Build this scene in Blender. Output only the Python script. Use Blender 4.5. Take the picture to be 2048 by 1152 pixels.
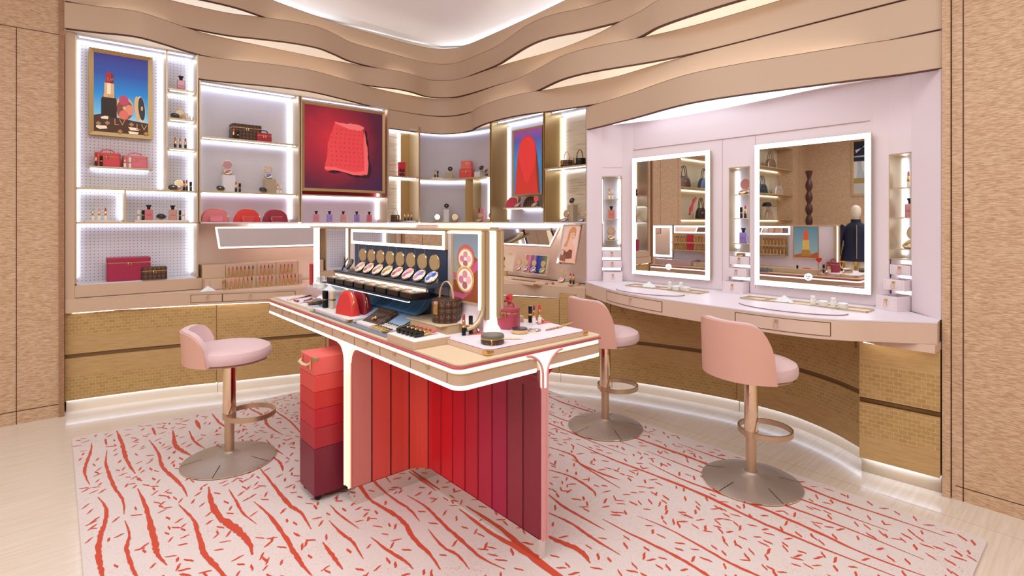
import bpy, bmesh, math, random
from math import sin, cos, pi, radians, atan2, hypot, sqrt
from mathutils import Vector, Matrix
for o in list(bpy.data.objects): bpy.data.objects.remove(o)
SC = bpy.context.scene
COL = SC.collection
# ------------------------------------------------------------ camera, light, exposure
F, CX, HY, H, SN, CS = 1060.0, 1024.0, 444.0, 1.5, .6540, .7565
cd = bpy.data.cameras.new('camera'); cam = bpy.data.objects.new('camera', cd); COL.objects.link(cam)
cam.location = (0, 0, H); cam.rotation_euler = (pi/2, 0, -math.asin(SN))
cd.sensor_width = 36; cd.lens = 36*F/2048; cd.shift_y = -(576-HY)/2048; cd.clip_start = .05
SC.camera = cam
SC.view_settings.view_transform = 'Standard'; SC.view_settings.look = 'None'
SC.view_settings.gamma = 1; SC.view_settings.use_curve_mapping = False
SC.view_settings.exposure = 0.22
w = bpy.data.worlds.new('world'); SC.world = w; w.use_nodes = True
w.node_tree.nodes['Background'].inputs[0].default_value = (1, .97, .93, 1)
w.node_tree.nodes['Background'].inputs[1].default_value = .3
def area(name, loc, size, power, col=(.97, .97, 1), rot=(0, 0, 0), spread=pi):
    l = bpy.data.lights.new(name, 'AREA'); l.shape = 'RECTANGLE'; l.size, l.size_y = size
    l.energy = power; l.color = col; l.spread = spread
    o = bpy.data.objects.new(name, l); COL.objects.link(o); o.location = loc; o.rotation_euler = rot
    return o
CEIL = 3.72  # the area lamps below are added out of view to fill the room
area('fill_area_island', (.9, 2.0, CEIL-.03), (2.2, 2.2), 42)
area('fill_area_front', (1.4, -.9, CEIL-.03), (2.6, 1.6), 44)
area('fill_area_entry', (-2.2, .8, CEIL-.03), (2.4, 2.4), 60)
area('fill_area_hall', (-4.3, 3.2, CEIL-.03), (2.0, 2.0), 55)
area('fill_area_rear', (-3.6, -2.0, CEIL-.03), (2.0, 2.0), 30)

def at(px, py, z):                     # the point at height z seen at a photo pixel
    d = (H-z)*F/(py-HY); t = (px-CX)/F
    return d*(CS*t+SN), d*(-SN*t+CS)
def U(px, v):                          # u on the plane v
    t = (px-CX)/F; return v/(CS-SN*t)*(CS*t+SN)
def V(px, u):                          # v on the plane u
    t = (px-CX)/F; return u/(CS*t+SN)*(CS-SN*t)
# ------------------------------------------------------------ colours and materials
def lin(h):
    if not isinstance(h, str): return tuple(h)+(1,)
    h = h.lstrip('#'); r = []
    for i in (0, 2, 4):
        c = int(h[i:i+2], 16)/255; r.append(c/12.92 if c <= .04045 else ((c+.055)/1.055)**2.4)
    return (r[0], r[1], r[2], 1)
_M = {}
def mat(name, h='#ffffff', rough=.5, metal=0., emit=0., ecol=None, coat=0., trans=0., ior=1.45, spec=.5, sheen=0.):
    if name in _M: return _M[name]
    m = bpy.data.materials.new(name); m.use_nodes = True; b = m.node_tree.nodes['Principled BSDF']; I = b.inputs
    I['Base Color'].default_value = lin(h); I['Roughness'].default_value = rough; I['Metallic'].default_value = metal
    I['Coat Weight'].default_value = coat; I['Transmission Weight'].default_value = trans; I['IOR'].default_value = ior
    I['Specular IOR Level'].default_value = spec; I['Sheen Weight'].default_value = sheen
    if emit:
        I['Emission Color'].default_value = lin(ecol or h); I['Emission Strength'].default_value = emit
    m.diffuse_color = lin(h)
    _M[name] = m; return m
class X:                               # tiny node-maths wrapper
    def __init__(s, nt, sk): s.nt, s.sk = nt, sk
    def op(s, o, *a):
        n = s.nt.nodes.new('ShaderNodeMath'); n.operation = o
        for i, q in enumerate((s,)+a):
            if isinstance(q, X): s.nt.links.new(q.sk, n.inputs[i])
            else: n.inputs[i].default_value = q
        return X(s.nt, n.outputs[0])
    def __add__(s, o): return s.op('ADD', o)
    def __sub__(s, o): return s.op('SUBTRACT', o)
    def __mul__(s, o): return s.op('MULTIPLY', o)
    def lt(s, o): return s.op('LESS_THAN', o)
    def gt(s, o): return s.op('GREATER_THAN', o)
    def mx(s, o): return s.op('MAXIMUM', o)
    def abs(s): return s.op('ABSOLUTE')
    def pw(s, o): return s.op('POWER', o)
    def cell(s): return s.op('FRACT')-.5
def nodes(m): return m.node_tree, m.node_tree.nodes['Principled BSDF']
def uvxy(nt, src='UV', sc=(1, 1)):
    t = nt.nodes.new('ShaderNodeTexCoord'); s = nt.nodes.new('ShaderNodeSeparateXYZ'); nt.links.new(t.outputs[src], s.inputs[0])
    return X(nt, s.outputs[0])*sc[0], X(nt, s.outputs[1])*sc[1]
def mixcol(nt, fac, a, b):
    n = nt.nodes.new('ShaderNodeMix'); n.data_type = 'RGBA'
    for sk, q in ((n.inputs[0], fac), (n.inputs[6], a), (n.inputs[7], b)):
        if isinstance(q, X): nt.links.new(q.sk, sk)
        elif hasattr(q, 'links'): nt.links.new(q, sk)
        else: sk.default_value = q if isinstance(q, (int, float)) else lin(q)
    return n.outputs[2]
def noise(nt, scale=(1, 1, 1), s=5, det=4, rough=.6, src='Object'):
    t = nt.nodes.new('ShaderNodeTexCoord'); mp = nt.nodes.new('ShaderNodeMapping'); mp.inputs['Scale'].default_value = scale
    n = nt.nodes.new('ShaderNodeTexNoise'); n.inputs['Scale'].default_value = s; n.inputs['Detail'].default_value = det; n.inputs['Roughness'].default_value = rough
    nt.links.new(t.outputs[src], mp.inputs[0]); nt.links.new(mp.outputs[0], n.inputs[0]); return n.outputs[0]
def ramp(nt, sk, stops):
    r = nt.nodes.new('ShaderNodeValToRGB'); nt.links.new(sk, r.inputs[0]); e = r.color_ramp.elements
    while len(e) < len(stops): e.new(.5)
    for q, (p, c) in zip(e, stops): q.position = p; q.color = lin(c)
    return r.outputs[0]
def bump(nt, b, sk, st=.3, dist=.002):
    n = nt.nodes.new('ShaderNodeBump'); n.inputs['Strength'].default_value = st; n.inputs['Distance'].default_value = dist
    nt.links.new(sk.sk if isinstance(sk, X) else sk, n.inputs['Height']); nt.links.new(n.outputs[0], b.inputs['Normal'])
def leather(name, h, rough=.45, bs=.12):
    if name in _M: return _M[name]
    m = mat(name, h, rough); nt, b = nodes(m); bump(nt, b, noise(nt, (1, 1, 1), 420, 2), bs, .0006); return m
def wood(name, stops, scale, s=5, rough=.5, bs=.1):
    m = mat(name, stops[1][1], rough); nt, b = nodes(m); n = noise(nt, scale, s, 5, .62)
    nt.links.new(ramp(nt, n, stops), b.inputs['Base Color']); bump(nt, b, n, bs, .002); return m
m_wood = wood('speckled pale oak', [(.3, '#AC8560'), (.46, '#C5A17E'), (.55, '#D6B898'), (.7, '#E0CBB2')], (4, 4, 40), 7, .5)
m_plainwood = wood('smooth oak', [(.3, '#B59260'), (.5, '#C2A06C'), (.7, '#CCAC78')], (2.5, 2.5, 40), 4, .42, .05)
m_floor = mat('pale veined stone plank', '#E3D6C4', .22, coat=.2); nt, b = nodes(m_floor)
nt.links.new(ramp(nt, noise(nt, (1.2, 26, 1), 2.5, 6, .6), [(.3, '#DCCDB9'), (.5, '#E4D8C8'), (.72, '#EBE2D6')]), b.inputs['Base Color'])
m_weave = mat('woven oak marquetry', '#B8925A', .42); nt, b = nodes(m_weave)
tc = nt.nodes.new('ShaderNodeTexCoord'); bk = nt.nodes.new('ShaderNodeTexBrick'); nt.links.new(tc.outputs['UV'], bk.inputs[0])
for k, q in (('Scale', 1), ('Mortar Size', .0013), ('Brick Width', .042), ('Row Height', .0245), ('Bias', 0)): bk.inputs[k].default_value = q
bk.inputs['Color1'].default_value = lin('#B08D58'); bk.inputs['Color2'].default_value = lin('#C2A068'); bk.inputs['Mortar'].default_value = lin('#D8C08C')
nt.links.new(mixcol(nt, .2, bk.outputs[0], ramp(nt, noise(nt, (2, 2, 30), 6), [(.3, '#A5804A'), (.7, '#C9A76E')])), b.inputs['Base Color'])
bump(nt, b, bk.outputs['Fac'], .25, .002)
m_band = leather('tan leather band', '#D0B8A0', .5, .06)
m_tan = leather('tan leather panel', '#D2B69C', .45, .06)
m_tan2 = leather('rose tan leather', '#DCC2AE', .45, .06)
m_beige = leather('beige leather', '#D9C2A2', .5, .08)
m_cream = mat('cream lacquer', '#EFE0C8', .4)
m_dark = mat('dark recess', '#2A1712', .7)
m_seam = mat('brown seam line', '#5A3526', .7)
m_pinkw = leather('pale pink leather wall', '#EADDE1', .5, .05)
m_pinkc = leather('lilac white leather top', '#E8E0E8', .4, .05)
m_seamp = mat('pale seam line', '#BFA4A6', .6)
m_ceil = mat('stretched white ceiling with added glow', '#E8E4E6', .6, emit=.13, ecol='#F4F2FA')  # faint emission added to brighten the ceiling itself
m_ledc = mat('cool led', '#ffffff', emit=4.6, ecol='#DDE6FF')
m_ledm = mat('mirror edge led', '#ffffff', emit=2.2, ecol='#F4F6FF')
m_ledw = mat('warm led', '#ffffff', emit=4, ecol='#FFF4E4')
m_ledf = mat('floor led', '#ffffff', emit=4, ecol='#D4E2FF')
m_glow = mat('warm glowing acrylic', '#ffffff', emit=1.15, ecol='#FFF4E4')
m_glowp = mat('glowing slot', '#ffffff', emit=1.5, ecol='#FBF6FF')
m_lens = mat('luminous vanity ceiling', '#ffffff', emit=1.6, ecol='#EEF4FF')
m_gold = mat('polished gold', '#E2C084', .18, 1)
m_sgold = mat('satin champagne metal', '#D2C09E', .4, .75)
m_brass = mat('champagne frame', '#BCA272', .35, .85)
m_bronze = mat('satin bronze', '#CDB496', .38, .85)
m_cop = mat('polished rose gold', '#E8D0B4', .06, 1)
m_chrome = mat('mirror polished metal', '#E8DED8', .04, 1)
m_mirror = mat('mirror glass', '#E6E4E4', .01, 1)
m_acr = mat('clear acrylic', '#F4F4F6', .05, trans=.85)
m_black = mat('black gloss', '#101014', .2)
m_blackm = mat('black rubber', '#161618', .6)
m_white = mat('white gloss', '#F3F1EE', .25)
m_whitem = mat('white matt', '#ECEAE8', .5)
m_navy = leather('navy enamel', '#1C2740', .3, .03)
m_paper = mat('white tissue', '#EEF2F6', .8)
def linen(name, h):
    m = mat(name, h, .55); nt, b = nodes(m)
    n = noise(nt, (3, 3, 60), 8, 4); c = lin(h)
    nt.links.new(mixcol(nt, .16, ramp(nt, n, [(.2, h), (.8, h)]), n), b.inputs['Base Color']); return m
m_lin = linen('silver linen back', '#E2DFE8')
m_linp = linen('rose linen back', '#E2CED6')
m_red = mat('coral red back', '#E0465A', .5)
m_stripe = mat('veined pale wood', '#DCCDB2', .45); nt, b = nodes(m_stripe)
nt.links.new(ramp(nt, noise(nt, (1, 1, 14), 4, 4), [(.36, '#C4B08E'), (.44, '#DCCDB0'), (.7, '#E4D8C2')]), b.inputs['Base Color'])
m_peg = mat('pegboard', '#E4E3EC', .5); nt, b = nodes(m_peg)
x, y = uvxy(nt, 'UV', (37, 37)); hole = x.cell().abs().mx(y.cell().abs()).lt(.11)
nt.links.new(mixcol(nt, hole, '#E4E3EC', '#55505A'), b.inputs['Base Color'])
m_mono = mat('brown monogram canvas', '#4A3028', .45); nt, b = nodes(m_mono)
def motif(nt, sc=16.):
    x, y = uvxy(nt, 'UV', (sc, sc))
    def petals(a, b_, k): return (a*a+b_*b_).pw(3).lt(((a*a-b_*b_).op('POWER', 2))*k)
    a, c = x.cell(), y.cell()
    fl = petals(a, c, .035); ring = ((a*a+c*c).op('SQRT')-.0).lt(.04)
    a2, c2 = (x+.5).cell(), (y+.5).cell()
    dia = ((a2.abs()*1.25+c2.abs())-.24).abs().lt(.028); f2 = petals(a2, c2, .012)
    a3, c3 = (x+.5).cell(), y.cell(); inb = c3.abs().lt(.17)
    L = ((a3+.1).abs().lt(.025)*inb).mx((c3+.15).abs().lt(.022)*(a3+.02).abs().lt(.1))
    Vv = ((((a3-.05).abs()-(c3+.17)*.38)).abs().lt(.028))*inb
    a4, c4 = x.cell(), (y+.5).cell()
    rn = ((a4*a4+c4*c4).op('SQRT')-.15).abs().lt(.022); f4 = petals(a4, c4, .01)
    return fl.mx(dia).mx(f2).mx(L).mx(Vv).mx(rn).mx(f4)
nt.links.new(mixcol(nt, motif(nt), '#46302A', '#80623F'), b.inputs['Base Color'])
# ------------------------------------------------------------ mesh builder
class MB:
    def __init__(s): s.v, s.f, s.mi, s.sm, s.uv, s.T = [], [], [], [], {}, Matrix()
    def add(s, vs, fs, m=0, sm=False, uv=None):
        n = len(s.v); s.v += [tuple(s.T @ Vector(p)) for p in vs]
        for i, f in enumerate(fs):
            if uv: s.uv[len(s.f)] = [uv[j] for j in f]
            s.f.append([n+j for j in f]); s.mi.append(m); s.sm.append(sm)
        return s
    def box(s, x0, x1, y0, y1, z0, z1, m=0):
        return s.add([(x, y, z) for z in (z0, z1) for y in (y0, y1) for x in (x0, x1)],
            [(0, 2, 3, 1), (4, 5, 7, 6), (0, 1, 5, 4), (1, 3, 7, 5), (3, 2, 6, 7), (2, 0, 4, 6)], m)
    def prism(s, poly, z0, z1, m=0, sm=False):
        n = len(poly); vs = [(p[0], p[1], z0) for p in poly]+[(p[0], p[1], z1) for p in poly]
        s.add(vs, [tuple(range(n))[::-1], tuple(range(n, 2*n))], m)
        return s.add(vs, [(i, (i+1) % n, n+(i+1) % n, n+i) for i in range(n)], m, sm)
    def lathe(s, prof, n=24, c=(0, 0, 0), sx=1, sy=1, m=0, sm=True, caps=True):
        vs, uv, k = [], [], len(prof); R = max(p[0] for p in prof)
        for j, (r, z) in enumerate(prof):
            for i in range(n+1):
                a = 2*pi*i/n; vs.append((c[0]+r*sx*cos(a), c[1]+r*sy*sin(a), c[2]+z)); uv.append((a*R*sx, z))
        fs = [(j*(n+1)+i, j*(n+1)+i+1, (j+1)*(n+1)+i+1, (j+1)*(n+1)+i) for j in range(k-1) for i in range(n)]
        s.add(vs, fs, m, sm, uv)
        if caps:
            for j, rev in ((0, 1), (k-1, 0)):
                if prof[j][0] > 1e-5:
                    f = [j*(n+1)+i for i in range(n)]; s.add(vs, [f[::-1] if rev else f], m)
        return s
    def cyl(s, c, r, h, n=24, m=0, r2=None, sm=True): return s.lathe([(r, 0), (r if r2 is None else r2, h)], n, c, m=m, sm=sm)
    def tube(s, pts, r, n=8, m=0, closed=False, flat=None):
        P = [Vector(p) for p in pts]; k = len(P); vs = []; up0 = None
        for i in range(k):
            a = P[(i-1) % k] if (closed or i > 0) else P[i]; b = P[(i+1) % k] if (closed or i < k-1) else P[i]
            t = (b-a); t = t.normalized() if t.length > 1e-9 else Vector((0, 0, 1))
            if up0 is None: up0 = Vector((0, 0, 1)) if abs(t.z) < .9 else Vector((1, 0, 0))
            sd = t.cross(up0)
            if sd.length < 1e-6: sd = t.cross(Vector((1, .3, 0)))
            sd.normalize(); up = sd.cross(t).normalized(); up0 = up
            rr = r[i] if isinstance(r, (list, tuple)) else r; fr = rr if flat is None else flat
            for j in range(n):
                q = 2*pi*(j+.5)/n; vs.append(tuple(P[i]+sd*rr*cos(q)+up*fr*sin(q)))
        K = k if closed else k-1
        fs = [(i*n+j, i*n+(j+1) % n, ((i+1) % k)*n+(j+1) % n, ((i+1) % k)*n+j) for i in range(K) for j in range(n)]
        s.add(vs, fs, m, n > 4)
        if not closed: s.add(vs, [tuple(range(n))[::-1], tuple(range((k-1)*n, k*n))], m)
        return s
    def sheet(s, path, z0, z1, th=.02, m=0, sm=True):     # upright strip along a plan path, thickness to its left side
        P = off(path, th); n = len(path); L = [0]
        for i in range(1, n): L.append(L[-1]+hypot(path[i][0]-path[i-1][0], path[i][1]-path[i-1][1]))
        vs = [(x, y, z) for (x, y) in path for z in (z0, z1)]+[(x, y, z) for (x, y) in P for z in (z0, z1)]
        uv = [(l, z) for l in L for z in (z0, z1)]*2; o = 2*n
        s.add(vs, [(2*i, 2*i+2, 2*i+3, 2*i+1) for i in range(n-1)], m, sm, uv)
        s.add(vs, [(o+2*i, o+2*i+1, o+2*i+3, o+2*i+2) for i in range(n-1)], m, sm, uv)
        s.add(vs, [(2*i, o+2*i, o+2*i+2, 2*i+2) for i in range(n-1)]+[(2*i+1, 2*i+3, o+2*i+3, o+2*i+1) for i in range(n-1)]
              + [(0, 1, o+1, o), (2*n-2, o+2*n-2, o+2*n-1, 2*n-1)], m)
        return s
    def grid(s, rows, m=0, sm=True, uv=None, closed=False):
        k, n = len(rows), len(rows[0]); vs = [p for r in rows for p in r]; N = n if closed else n-1
        return s.add(vs, [(j*n+i, j*n+(i+1) % n, (j+1)*n+(i+1) % n, (j+1)*n+i) for j in range(k-1) for i in range(N)], m, sm, uv)
    def build(s, name, mats, parent=None, bev=0, seg=2, sub=0, recalc=True, solid=0):
        me = bpy.data.meshes.new(name); me.from_pydata(s.v, [], s.f); u = me.uv_layers.new(name='UV')
        for p in me.polygons:
            p.material_index = s.mi[p.index]; p.use_smooth = s.sm[p.index]
            if p.index in s.uv:
                for l, q in zip(p.loop_indices, s.uv[p.index]): u.data[l].uv = q
            else:
                n = p.normal; ax = max(range(3), key=lambda i: abs(n[i]))
                for l in p.loop_indices:
                    c = me.vertices[me.loops[l].vertex_index].co
                    u.data[l].uv = (c.y, c.z) if ax == 0 else (c.x, c.z) if ax == 1 else (c.x, c.y)
        if recalc:
            bm = bmesh.new(); bm.from_mesh(me); bmesh.ops.remove_doubles(bm, verts=bm.verts, dist=1e-5)
            bmesh.ops.recalc_face_normals(bm, faces=bm.faces)
            for e in bm.edges:
                if len(e.link_faces) == 2 and e.calc_face_angle(0) > .7: e.smooth = False
            bm.to_mesh(me); bm.free()
        for m in (mats if isinstance(mats, (list, tuple)) else [mats]): me.materials.append(m)
        o = bpy.data.objects.new(name, me); COL.objects.link(o)
        if parent: o.parent = parent
        if solid: q = o.modifiers.new('solid', 'SOLIDIFY'); q.thickness = solid; q.offset = 0
        if bev:
            q = o.modifiers.new('bevel', 'BEVEL'); q.width = bev; q.segments = seg; q.limit_method = 'ANGLE'; q.angle_limit = radians(40)
            q.harden_normals = False
        if sub: q = o.modifiers.new('sub', 'SUBSURF'); q.levels = q.render_levels = sub
        return o
def off(path, d):
    n = len(path); r = []
    for i in range(n):
        a, b = path[max(i-1, 0)], path[min(i+1, n-1)]; dx, dy = b[0]-a[0], b[1]-a[1]; l = hypot(dx, dy) or 1
        r.append((path[i][0]-dy/l*d, path[i][1]+dx/l*d))
    return r
def cr(P, k=6):
    r = []; n = len(P)
    for i in range(n-1):
        p0, p1, p2, p3 = P[max(i-1, 0)], P[i], P[i+1], P[min(i+2, n-1)]
        for j in range(k):
            t = j/k; r.append(tuple(.5*(2*b+(c-a)*t+(2*a-5*b+4*c-d)*t*t+(3*b-a-3*c+d)*t**3) for a, b, c, d in zip(p0, p1, p2, p3)))
    return r+[tuple(P[-1])]
def arc(cx, cy, r, a0, a1, n=8, ry=None): return [(cx+r*cos(radians(a0+(a1-a0)*i/n)), cy+(ry or r)*sin(radians(a0+(a1-a0)*i/n))) for i in range(n+1)]
def rrect(x0, x1, y0, y1, r, n=4): return arc(x1-r, y1-r, r, 0, 90, n)+arc(x0+r, y1-r, r, 90, 180, n)+arc(x0+r, y0+r, r, 180, 270, n)+arc(x1-r, y0+r, r, 270, 360, n)
def thing(name, label, cat, loc=(0, 0, 0), rz=0, group=None):
    o = bpy.data.objects.new(name, None); COL.objects.link(o); o.location = loc; o.rotation_euler = (0, 0, rz); o.empty_display_size = .05
    return tag(o, label, cat, group)
def tag(o, label, cat, group=None):
    o['label'] = label; o['category'] = cat
    if group: o['group'] = group
    return o
def struct(o): o['kind'] = 'structure'; return o
KIDS = {}
def kids(o):
    if o.name not in KIDS: KIDS[o.name] = [c for c in bpy.data.objects if c.parent == o]
    return KIDS[o.name]
def tree(o, parent=None):
    c = o.copy(); COL.objects.link(c); c.parent = parent
    ks = [tree(k, c) for k in kids(o)]
    KIDS[c.name] = ks
    return c
PROTO = {}
def put(key, maker, loc, rz, label, cat, group=None, scale=1, tilt=None):
    """first use builds the thing, later uses copy it and its parts"""
    if key not in PROTO:
        o = maker(); PROTO[key] = o
    else:
        o = tree(PROTO[key])
    if group is None and 'group' in o: del o['group']
    o.location = loc; o.rotation_euler = (tilt[0] if tilt else 0, tilt[1] if tilt else 0, rz); o.scale = (scale,)*3
    return tag(o, label, cat, group)
def new(name): return thing(name, '', '')
# ------------------------------------------------------------ room shell
RL, RR = 0.0, -pi/2                    # things on the left wall / on the right wall face this way
struct(MB().box(-6.95, 4.45, -3.6, 6.0, -.1, 0).build('floor', m_floor))
sb = MB()
for x in (-5.1, -2.9, -.75, 1.4, 3.45): sb.box(x, x+.003, -3.5, 5.9, 0, .0006)
struct(sb.build('trim_floor_joint', mat('floor joint', '#C2B19B', .6)))
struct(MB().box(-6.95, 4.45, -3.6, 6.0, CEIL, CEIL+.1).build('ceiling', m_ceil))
def wall(name, boxes, mats=None):
    b = MB()
    for q in boxes: b.box(*q)
    return struct(b.build(name, mats or m_wood))
wl = MB().box(-.86, .03, 5.37, 5.75, 0, CEIL).box(-6.9, -5.95, 5.37, 5.75, 0, CEIL).box(-5.95, -.86, 5.37, 5.75, 0, .12).box(-5.95, -.86, 5.37, 5.75, 3.3, CEIL)
for x in (-.212, -.78): wl.box(x, x+.005, 5.3685, 5.372, .0, 2.94, 1)
wl.box(-.86, .03, 5.3685, 5.372, 2.94, 2.945, 1).box(-.86, .03, 5.3685, 5.372, .095, .1, 1)
wl.box(-6.3, -6.295, 5.3685, 5.372, .1, 3.3, 1)
struct(wl.build('wall_left', [m_wood, m_seam]))
struct(MB().box(.03, .062, 5.355, 5.75, 0, CEIL).build('trim_left_post', wood('dark edge oak', [(.3, '#8E6346'), (.5, '#A67C5B'), (.7, '#B98F6C')], (5, 5, 30))))
struct(MB().box(-.86, 4.4, 5.75, 5.85, 0, CEIL).box(-6.9, -.86, 5.95, 6.0, 0, CEIL).build('wall_back', m_cream))
wr = MB().box(3.69, 4.4, -3.5, .615, 0, CEIL)
wr.box(3.6885, 3.695, -3.5, .60, .072, .076, 1).box(3.6885, 3.695, .565, .57, 0, CEIL, 1).box(3.6885, 3.695, -1.2, -1.195, .1, CEIL, 1)
struct(wr.build('wall_right', [m_wood, m_seam]))
struct(MB().box(3.675, 4.4, .62, .655, 0, CEIL).build('trim_right_post', m_wood))
struct(MB().box(4.4, 4.45, -3.5, 6, 0, CEIL).build('wall_right_back', m_cream))
wf = MB().box(-6.95, -6.8, -3.5, 3.55, 0, CEIL).box(-6.95, -6.8, 4.35, 5.6, 0, CEIL).box(-6.95, -6.8, 3.55, 4.35, 0, 2.12).box(-6.95, -6.8, 3.55, 4.35, 3.5, CEIL)
struct(wf.build('wall_far', m_wood)); struct(MB().box(-6.9, 4.4, -3.6, -3.5, 0, CEIL).build('wall_rear', m_wood))
# ------------------------------------------------------------ the wavy bands over both walls
BANDS = {
1: (2.345, [(3.70, 3.235), (3.66, 3.0), (3.57, 2.6), (3.47, 2.25), (3.43, 1.97), (3.47, 1.65), (3.55, 1.33), (3.62, 1.05), (3.68, .85), (3.70, .66)]),
2: (2.56, [(2.835, 5.44), (3.15, 5.47), (3.4, 5.46), (3.57, 5.38), (3.66, 5.20), (3.66, 4.96), (3.6, 4.8), (3.52, 4.5), (3.49, 4.15), (3.52, 3.85), (3.6, 3.6), (3.68, 3.22), (3.72, 2.9), (3.69, 2.54), (3.67, 2.2), (3.68, 1.7), (3.69, 1.2), (3.70, .66)]),
3: (2.775, [(.975, 5.40), (1.1, 5.39), (1.28, 5.34), (1.5, 5.27), (1.75, 5.22), (1.95, 5.22), (2.3, 5.32), (2.62, 5.43), (2.9, 5.48), (3.25, 5.49), (3.5, 5.43), (3.64, 5.25), (3.67, 4.9), (3.65, 4.5), (3.65, 4.2), (3.6, 3.93), (3.54, 3.68), (3.45, 3.35), (3.44, 3.1), (3.49, 2.85), (3.56, 2.62), (3.62, 2.4), (3.66, 2.15), (3.68, 1.8), (3.69, 1.2), (3.70, .66)]),
4: (2.99, [(.066, 5.34), (.25, 5.29), (.42, 5.22), (.55, 5.21), (.72, 5.28), (.88, 5.36), (1.1, 5.42), (1.6, 5.44), (2.1, 5.44), (2.38, 5.42), (2.66, 5.40), (2.9, 5.34), (3.12, 5.36), (3.35, 5.43), (3.5, 5.39), (3.62, 5.24), (3.66, 4.95), (3.66, 4.5), (3.70, 4.1), (3.75, 3.67), (3.72, 3.2), (3.64, 2.85), (3.57, 2.55), (3.5, 2.35), (3.48, 2.1), (3.49, 1.7), (3.55, 1.3), (3.66, .9), (3.70, .66)]),
5: (3.20, [(.066, 5.34), (.5, 5.36), (.9, 5.37), (1.2, 5.35), (1.42, 5.27), (1.7, 5.18), (1.95, 5.16), (2.15, 5.24), (2.4, 5.37), (2.8, 5.42), (3.17, 5.46), (3.42, 5.45), (3.58, 5.37), (3.66, 5.20), (3.66, 4.9), (3.63, 4.45), (3.57, 4.2), (3.48, 3.85), (3.45, 3.6), (3.48, 3.4), (3.56, 3.17), (3.62, 2.9), (3.68, 2.6), (3.70, 2.2), (3.70, .66)]),
6: (3.41, [(.066, 5.33), (.5, 5.25), (1.12, 5.18), (1.41, 5.23), (1.62, 5.31), (1.9, 5.38), (2.3, 5.47), (2.8, 5.52), (3.2, 5.54), (3.5, 5.49), (3.67, 5.33), (3.72, 5.1), (3.72, 4.5), (3.70, 3.9), (3.67, 3.4), (3.63, 2.8), (3.60, 2.2), (3.66, 1.4), (3.70, .66)])}
zt = [2.56, 2.775, 2.99, 3.20, 3.41, 3.61]
for k, (z0, P) in BANDS.items():
    P = cr(P, 6); b = MB().sheet(P, z0+.002, zt[k-1]-.002, .03)
    b.sheet(off(P, -.0015), z0+.001, z0+.006, .033, 1); b.sheet(off(P, -.0008), zt[k-1]-.005, zt[k-1]-.0025, .0325, 1)
    struct(b.build('trim_wavy_band_%d' % k, [m_band, m_seam]))
    if k == 6: continue
    Q = off(P, .055); e = MB().sheet(Q[1:-1], zt[k-1]-.034, zt[k-1]-.022, .012)
    struct(e.build('trim_cove_light_%d' % k, mat('cove led', '#ffffff', emit=5.5, ecol='#FFF6E8')))
BP = [(.066, 5.69), (3.3, 5.69), (3.7, 5.64), (3.88, 5.46), (3.96, 5.2), (3.99, 4.6), (3.99, 3.24)]
struct(MB().sheet(BP, 2.56, 3.70, .02).sheet([(3.9, 3.24), (3.9, .66)], 2.40, 3.70, .02).build('wall_behind_bands', mat('off white cove lining', '#F4EEE4', .7)))
struct(MB().sheet(off(cr(BANDS[6][1], 4), .2)[1:], 3.60, 3.615, .02).build('trim_ceiling_cove_light', mat('ceiling cove led', '#ffffff', emit=4.5, ecol='#DCEAFF')))
# ------------------------------------------------------------ lit wall niches
M_N = {'peg': m_peg, 'lin': m_lin, 'linp': m_linp, 'red': m_red, 'stripe': m_stripe}
def niche(label, x0, x1, z0, z1, rz, y0, y1, back, shelves=(), divs=(), sidem=m_sgold, vled=True, backs=None, loc=None, top=True, vx=None, floorm=m_lin):
    t = thing('display_niche', label, 'display niche', (0, 0, 0), rz)
    b = MB()
    for (zb, zc, mt) in (backs or [(z0, z1, 0)]): b.box(x0, x1, y1, y1+.02, zb, zc, mt)
    b.build('back_panel', [M_N[q] for q in back.split()], t)
    MB().box(x0, x0+.012, y0, y1, z0, z1).build('side_panel', sidem, t); MB().box(x1-.012, x1, y0, y1, z0, z1).build('side_panel', sidem, t)
    MB().box(x0+.012, x1-.012, y0+.01, y1, z0-.014, z0).build('base_shelf', floorm, t, bev=.002)
    if top:
        MB().box(x0, x1, y0+.04, y1, z1, z1+.012).build('top_panel', m_lin, t)
        MB().box(x0+.02, x1-.02, y1-.03, y1-.018, z1-.014, z1-.002).build('light_strip', m_ledc, t); MB().box(x0+.03, x1-.03, y0+.08, y0+.095, z1-.006, z1-.001).build('added_front_glow', m_ledc, t)  # the front strip is added to brighten the niche back
    for (z, xa, xb, ya) in shelves:
        s = MB().box(xa, xb, ya, y1, z-.014, z).build('shelf', m_sgold, t, bev=.002)
        MB().box(xa+.01, xb-.01, y1-.028, y1-.018, z-.024, z-.015).build('light_strip', m_ledc, s); MB().box(xa+.02, xb-.02, ya+.03, ya+.04, z-.0185, z-.0145).build('added_front_glow', m_ledc, s)  # second strip under the shelf front is added fill for the back panel
    for (x, za, zb, ya) in divs:
        s = MB().box(x-.006, x+.006, ya, y1, za, zb).build('divider', m_sgold, t)
        MB().box(x-.02, x-.01, y1-.024, y1-.014, za+.02, zb-.03).build('light_strip', m_ledc, s)
    if vled:
        X_ = vx if vx is not None else x1-.026
        MB().box(X_, X_+.012, y1-.026, y1-.014, z0+.03, z1-.03).build('light_strip', m_ledc, t)
        if x0+.03 < X_: MB().box(x0+.014, x0+.022, y1-.022, y1-.014, z0+.03, z1-.03).build('light_strip', m_ledc, t)
    return t
YF, YB = 5.40, 5.65
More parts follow.
